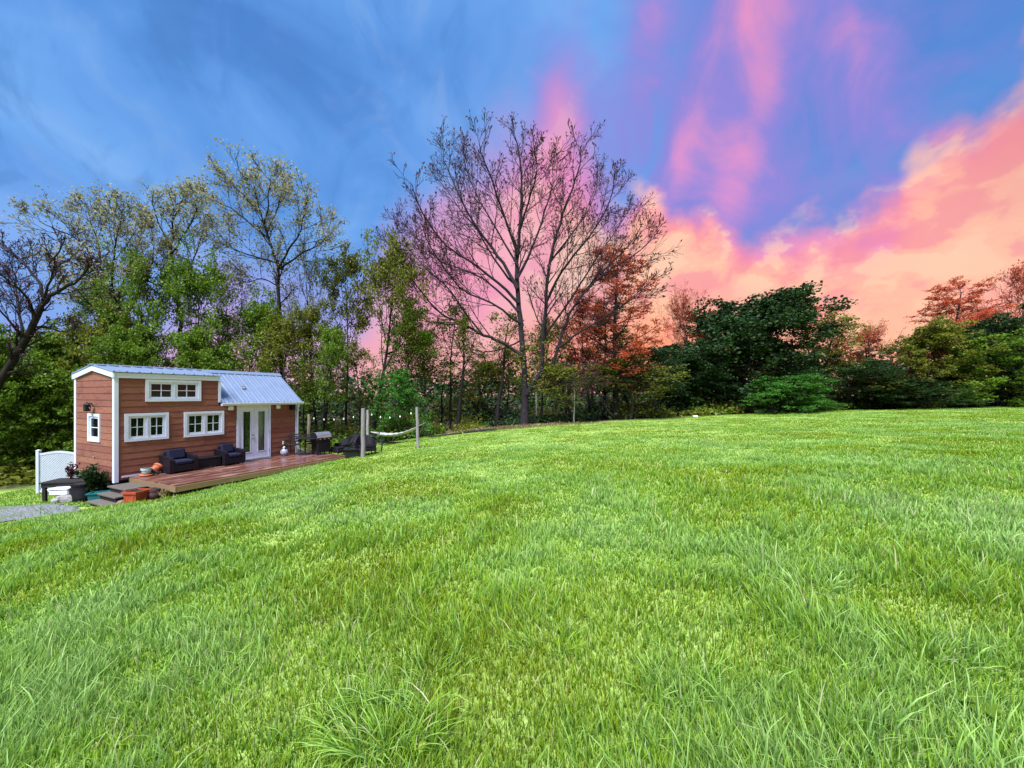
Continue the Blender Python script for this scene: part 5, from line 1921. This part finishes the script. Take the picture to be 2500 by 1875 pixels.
T('evergreen_tree', 'dense', 28, 2495, 31.0, 765, 190, 'dark dense tree cut by the right picture edge', R(10), .16, 'bark_dark', leaf='leaf_dark')
T('leafy_tree', 'bushy', 16, 2190, 32.5, 922, 220, 'low dark bush at the foot of the dip', R(10), .14, leaf='leaf_dark')


def deep_wood():
    """slim trees further back that nothing tells apart"""
    rng = random.Random(77)
    for i in range(34):
        px = -60 + i * 72 + rng.uniform(-22, 22)
        u = (px - CX) / F
        d = float(edge_depth(u)) + rng.uniform(4.5, 11)
        kind, var, g_, bk = [('pole', 18, .26, 'bark_dark'), ('pole', 20, .13, 'bark_dark'), ('pole', 19, .20, 'bark_dark'), ('olive', 12, .15, 'bark'), ('pole', 25, .12, 'pale_bark')][i % 5]
        top = rng.uniform(800, 880) if px < 1580 else rng.uniform(880, 925)
        T('woodland_tree', kind, var, px, d, top, rng.uniform(100, 160), 'slim dark-trunked tree deep in the wood behind the tree line', rng.uniform(0, 6.28),
          g_, bk, rng.choice(['leaf_olive', 'leaf_olive', 'leaf_green', 'leaf_dark']), 'slim trees deep in the wood')
deep_wood()


def undergrowth():
    """the low tangle under the trees and the far wood, which reads as one mass"""
    rs = np.random.RandomState(12)
    V = []
    # clumps along and behind the tree line
    n = 1500
    px = rs.uniform(-350, 2850, n)
    u = (px - CX) / F
    back = rs.gamma(1.6, 4.0, n)
    d = edge_depth(u) + .6 + back
    keep = ~((u < -.56) & (u > -1.2) & (d < 19.0))
    px, u, d, back = px[keep], u[keep], d[keep], back[keep]
    x = u * d
    z = gz(x, d)
    h = .35 + 2.6 * vnoise(x, d, 3.0) * np.clip(back / 5.0, .12, 1.0) + np.clip(back - 6, 0, 12) * .16
    pos, tint = [], []
    per = 46
    for i in range(len(x)):
        k = int(per * (1.0 if back[i] < 8 else .7))
        a = rs.uniform(0, 6.283, k); r_ = np.sqrt(rs.rand(k)) * rs.uniform(.5, 1.3)
        hh = h[i] * (1 - .5 * (r_ / 1.3) ** 2)
        pos.append(np.stack([x[i] + r_ * np.cos(a), d[i] + r_ * np.sin(a), z[i] + hh * rs.rand(k) ** .7], 1))
    pos = np.concatenate(pos)
    m_ = leaf_cloud('undergrowth', pos, np.zeros_like(pos), 1, .1, .6, .24, .7, 5)
    sel = rs.rand(len(m_.polygons))
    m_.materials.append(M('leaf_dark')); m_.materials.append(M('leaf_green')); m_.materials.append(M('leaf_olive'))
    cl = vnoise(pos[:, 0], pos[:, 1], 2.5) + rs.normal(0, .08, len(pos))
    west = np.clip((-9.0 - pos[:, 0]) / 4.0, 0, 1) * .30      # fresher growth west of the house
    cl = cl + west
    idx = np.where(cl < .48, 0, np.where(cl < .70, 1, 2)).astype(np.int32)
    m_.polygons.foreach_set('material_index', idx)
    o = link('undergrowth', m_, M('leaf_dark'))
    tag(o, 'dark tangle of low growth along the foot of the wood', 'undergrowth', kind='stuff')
    # distant wood closing the view
    n = 30000
    a = rs.uniform(-72, 72, n)
    r_ = rs.uniform(52, 74, n)
    x, y = r_ * np.sin(np.radians(a)), r_ * np.cos(np.radians(a))
    top = 4.0 + 4.0 * vnoise(x, y, 7.0)
    zz = gz(x, y) + top * rs.rand(n) ** .8
    pos = np.stack([x, y, zz], 1)
    m_ = leaf_cloud('distant_wood', pos, np.zeros_like(pos), 1, .3, .6, .75, .7, 6)
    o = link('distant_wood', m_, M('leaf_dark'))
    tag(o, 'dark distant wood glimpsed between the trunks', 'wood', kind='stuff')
    # dry brush on the bank below the oak
    n = 2600
    pxs = rs.normal(1240, 95, n); dd = 25.9 + rs.rand(n) * 1.8
    xx = (pxs - CX) / F * dd
    pos = np.stack([xx, dd, gz(xx, dd) + rs.rand(n) * .16], 1)
    m_ = leaf_cloud('dry_brush', pos, np.tile([0, 0, 1.0], (n, 1)), 1, .04, .5, .22, .16, 8, follow=.35)
    o = link('dry_brush', m_, M('leaf_dry'))
    tag(o, 'pale dry brush on the bank round the oak', 'brush', kind='stuff')
undergrowth()

# small pale box half hidden at the wood's edge
wx = spot(1697, 29.2)
bx = MB().cbox(-.17, .17, -.12, .12, -.02, .14, .02).build('white_box', M('white_plastic'), None, wx)
tag(bx, 'small white box lying at the edge of the wood', 'box')


# ------------------------------------------------------------------ grass
def grass_blades(name, x, y, length, width, lean_dir, lean, hue, dry, segs, seed, label):
    rs = np.random.RandomState(seed)
    n = len(x)
    z = gz(x, y) - .008
    face = rs.uniform(0, 2 * math.pi, n)
    wx, wy = np.cos(face), np.sin(face)
    ldx, ldy = np.cos(lean_dir), np.sin(lean_dir)
    rows = []
    for k in range(segs + 1):
        f = k / segs
        bend = lean * f ** 1.8 * length
        up = length * f * np.sqrt(np.clip(1 - (lean * f) ** 2 * .55, .1, 1))
        cx_ = x + ldx * bend; cy_ = y + ldy * bend; cz = z + up
        if k < segs:
            wd = width * (1.0 - .55 * f ** 2) * .5
            rows.append(np.stack([cx_ - wx * wd, cy_ - wy * wd, cz], 1))
            rows.append(np.stack([cx_ + wx * wd, cy_ + wy * wd, cz], 1))
        else:
            rows.append(np.stack([cx_, cy_, cz], 1))
    vp = 2 * segs + 1
    V = np.stack(rows, 1).reshape(-1, 3)
    tris = []
    for k in range(segs - 1):
        b = 2 * k
        tris += [(b, b + 1, b + 3), (b, b + 3, b + 2)]
    b = 2 * (segs - 1)
    tris.append((b, b + 1, b + 2))
    tris = np.array(tris, np.int32)
    Fc = (np.arange(n, dtype=np.int32)[:, None, None] * vp + tris[None]).reshape(-1, 3)
    tipv = np.array([min(1.0, (k // 2) / segs) for k in range(2 * segs)] + [1.0])
    return V, Fc, np.stack([np.repeat(hue, vp), np.tile(tipv, n), np.repeat(dry, vp)], 1)


def build_grass():
    rs = np.random.RandomState(3)
    allV, allF, allT = [], [], []
    base = 0
    N = 600000
    q = rs.rand(N)
    e0, e1, ex = 1.05, 34.0, .5            # blades thin out evenly with distance
    d = (e0 ** ex + q * (e1 ** ex - e0 ** ex)) ** (1 / ex)
    u = rs.uniform(-1.5, 1.5, N)
    x, y = u * d, d
    ok = y < edge_depth(u) + (vnoise(x, y, 1.2) - .3) * 1.2
    t_, dd = hloc(x, y)
    ok &= ~((t_ > -.1) & (t_ < 6.5) & (dd > -3.0) & (dd < 2.72))
    ok &= ~((t_ > -.72) & (t_ <= .3) & (dd > .05) & (dd < 1.3))
    gp = inpoly(x + (vnoise(x, y, .6) - .5) * .8, y + (vnoise(x + 9, y, .6) - .5) * .8, GRAVEL)
    ok &= ~(gp & (rs.rand(N) < .9))
    tx, ty = spot(1280, 28.0)[:2]
    ok &= ~(np.hypot((x - tx + 1.5) / 4.2, (y - ty + .6) / 1.0) < 1.0)
    x, y, u, d = x[ok], y[ok], u[ok], d[ok]
    n = len(x)
    big = vnoise(x, y, 1.7); mid = vnoise(x + 31, y + 7, .55); sm = vnoise(x + 3, y + 77, .16)
    md2 = np.clip((vnoise(x + 17, y + 3, .34) - .25) / .5, 0, 1)
    tall = .42 + .32 * big + .52 * md2 * (.4 + mid) + .22 * (sm - .5)
    length = .095 * tall * rs.uniform(.5, 1.4, n) * np.clip(1.15 - d * .012, .8, 1.2)
    long_ = rs.rand(n) < .07 * np.clip(8 / d, .2, 1)
    length = np.where(long_, length * 1.75, length) * np.clip(1.25 - d * .03, .7, 1)
    width = np.maximum(.0046, .0021 * d) * rs.uniform(.65, 1.35, n)
    ld = 6.283 * vnoise(x + 12, y + 5, .9) * 1.2 + rs.normal(0, 1.7, n)
    lean = np.clip(rs.gamma(2.0, .19, n), .03, 1.1)
    hue = np.clip(.50 + .35 * (md2 - .5) + 1.0 * (vnoise(x + 5, y + 2, 1.3) - .5) + .5 * (vnoise(x * .35 + 50, y, .9) - .5) + .35 * (sm - .5) + rs.normal(0, .2, n), 0, 1)
    hue = np.where(long_, np.clip(hue + .35, 0, 1), hue)
    width = np.where(long_ & (d < 6), width * 1.5, width)
    dry = np.clip((rs.rand(n) < .03 + .05 * (vnoise(x + 61, y, 2.0) > .68)) * rs.uniform(.4, 1, n), 0, 1)
    for lo, hi, segs in ((0, 4.2, 3), (4.2, 9.0, 2), (9.0, 99, 1)):
        s = (d >= lo) & (d < hi)
        V, Fc, T_ = grass_blades('g', x[s], y[s], length[s], width[s], ld[s], lean[s], hue[s], dry[s], segs, segs, '')
        allV.append(V); allF.append(Fc + base); allT.append(T_)
        base += len(V)
    V = np.concatenate(allV); Fc = np.concatenate(allF); T_ = np.concatenate(allT)
    me = np_mesh('grass', V, Fc)
    a = me.attributes.new('tint', 'FLOAT_VECTOR', 'POINT')
    a.data.foreach_set('vector', T_.astype(np.float32).ravel())
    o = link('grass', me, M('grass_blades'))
    tag(o, 'bright green unmown meadow grass sloping down to the house', 'grass', kind='stuff')
    print('GRASS', len(Fc))


build_grass()


def tuft(px, depth, n, L, rad, label, seed, w=.007, hue=(.6, 1.0), side=0.0):
    rs = np.random.RandomState(seed)
    p = spot(px, depth)
    a = rs.uniform(0, 6.283, n)
    r_ = np.sqrt(rs.rand(n)) * rad
    x, y = p.x + r_ * np.cos(a), p.y + r_ * np.sin(a) * .8
    ld = a + rs.normal(0, .5, n)
    ld = np.where(rs.rand(n) < side, math.pi + rs.normal(0, .5, n), ld)
    lean = np.clip(.25 + .8 * r_ / rad + rs.normal(0, .2, n), .05, 1.25)
    V, Fc, T_ = grass_blades('t', x, y, L * rs.uniform(.5, 1.2, n), w * rs.uniform(.7, 1.3, n), ld, lean, rs.uniform(*hue, n), (rs.rand(n) < .04) * .8, 5, seed, '')
    V = V - np.array(tuple(p))
    me = np_mesh('grass_tuft', V, Fc)
    at = me.attributes.new('tint', 'FLOAT_VECTOR', 'POINT')
    at.data.foreach_set('vector', T_.astype(np.float32).ravel())
    o = link('grass_tuft', me, M('grass_blades'), None, p)
    tag(o, label, 'grass tuft', 'coarse tufts standing out of the meadow')


tuft(940, 1.93, 420, .20, .27, 'largest coarse grass tuft, splayed over to the left', 1, .0075, side=.35)
tuft(1330, 2.55, 160, .15, .24, 'pale coarse tuft just above the middle of the near grass', 2, .007)
tuft(1060, 2.35, 150, .15, .2, 'upright coarse tuft behind the largest one', 3, .007)
tuft(1985, 3.0, 120, .15, .22, 'blue-green tuft of broad blades in the right near grass', 4, .009, (.85, 1.0))
tuft(520, 2.6, 150, .15, .22, 'coarse tuft in the left near grass', 5, .007)
tuft(1650, 2.1, 160, .15, .22, 'coarse tuft near the lower edge right of centre', 6, .007)
tuft(2250, 2.2, 170, .15, .24, 'coarse tuft near the lower right corner', 7, .008)


def broadleaf(px, depth, label, m, size, n, seed, name='broadleaf_weed', cat='weed', lift=.06):
    rng = random.Random(seed)
    p = spot(px, depth)
    t = empty(name, p, rng.uniform(0, 6), label, cat)
    for k in range(n):
        a = 2 * math.pi * k / n + rng.uniform(-.2, .2)
        s = size * rng.uniform(.75, 1.15)
        mb = MB()
        m_ = 7
        for i in range(m_):
            f = i / (m_ - 1)
            wd = s * .24 * math.sin(math.pi * (.08 + .88 * f)) * (1 + .18 * math.sin(f * 21))
            z = lift + s * (.55 * f - .55 * f * f)
            c = Vector((math.cos(a) * s * f, math.sin(a) * s * f, z))
            e = Vector((-math.sin(a), math.cos(a), .15)) * wd
            mb.v += [tuple(c - e), tuple(c + Vector((0, 0, -.12 * wd))), tuple(c + e)]
        for i in range(m_ - 1):
            b = i * 3
            mb.f += [(b, b + 1, b + 4, b + 3), (b + 1, b + 2, b + 5, b + 4)]
        mb.build('leaf', M(m), t, smooth=True)
    MB().tube([(0, 0, -.02), (0, 0, lift)], .006, 5).build('stem', M('leaf_green'), t)


broadleaf(1025, 1.76, 'single yellow-green leaf lying in the near grass', 'yellow_leaf', .07, 1, 3, 'fallen_leaf', 'leaf', .05)
broadleaf(2385, 1.80, 'broad-leaved weed in the lower right corner', 'leaf_green', .10, 8, 4)
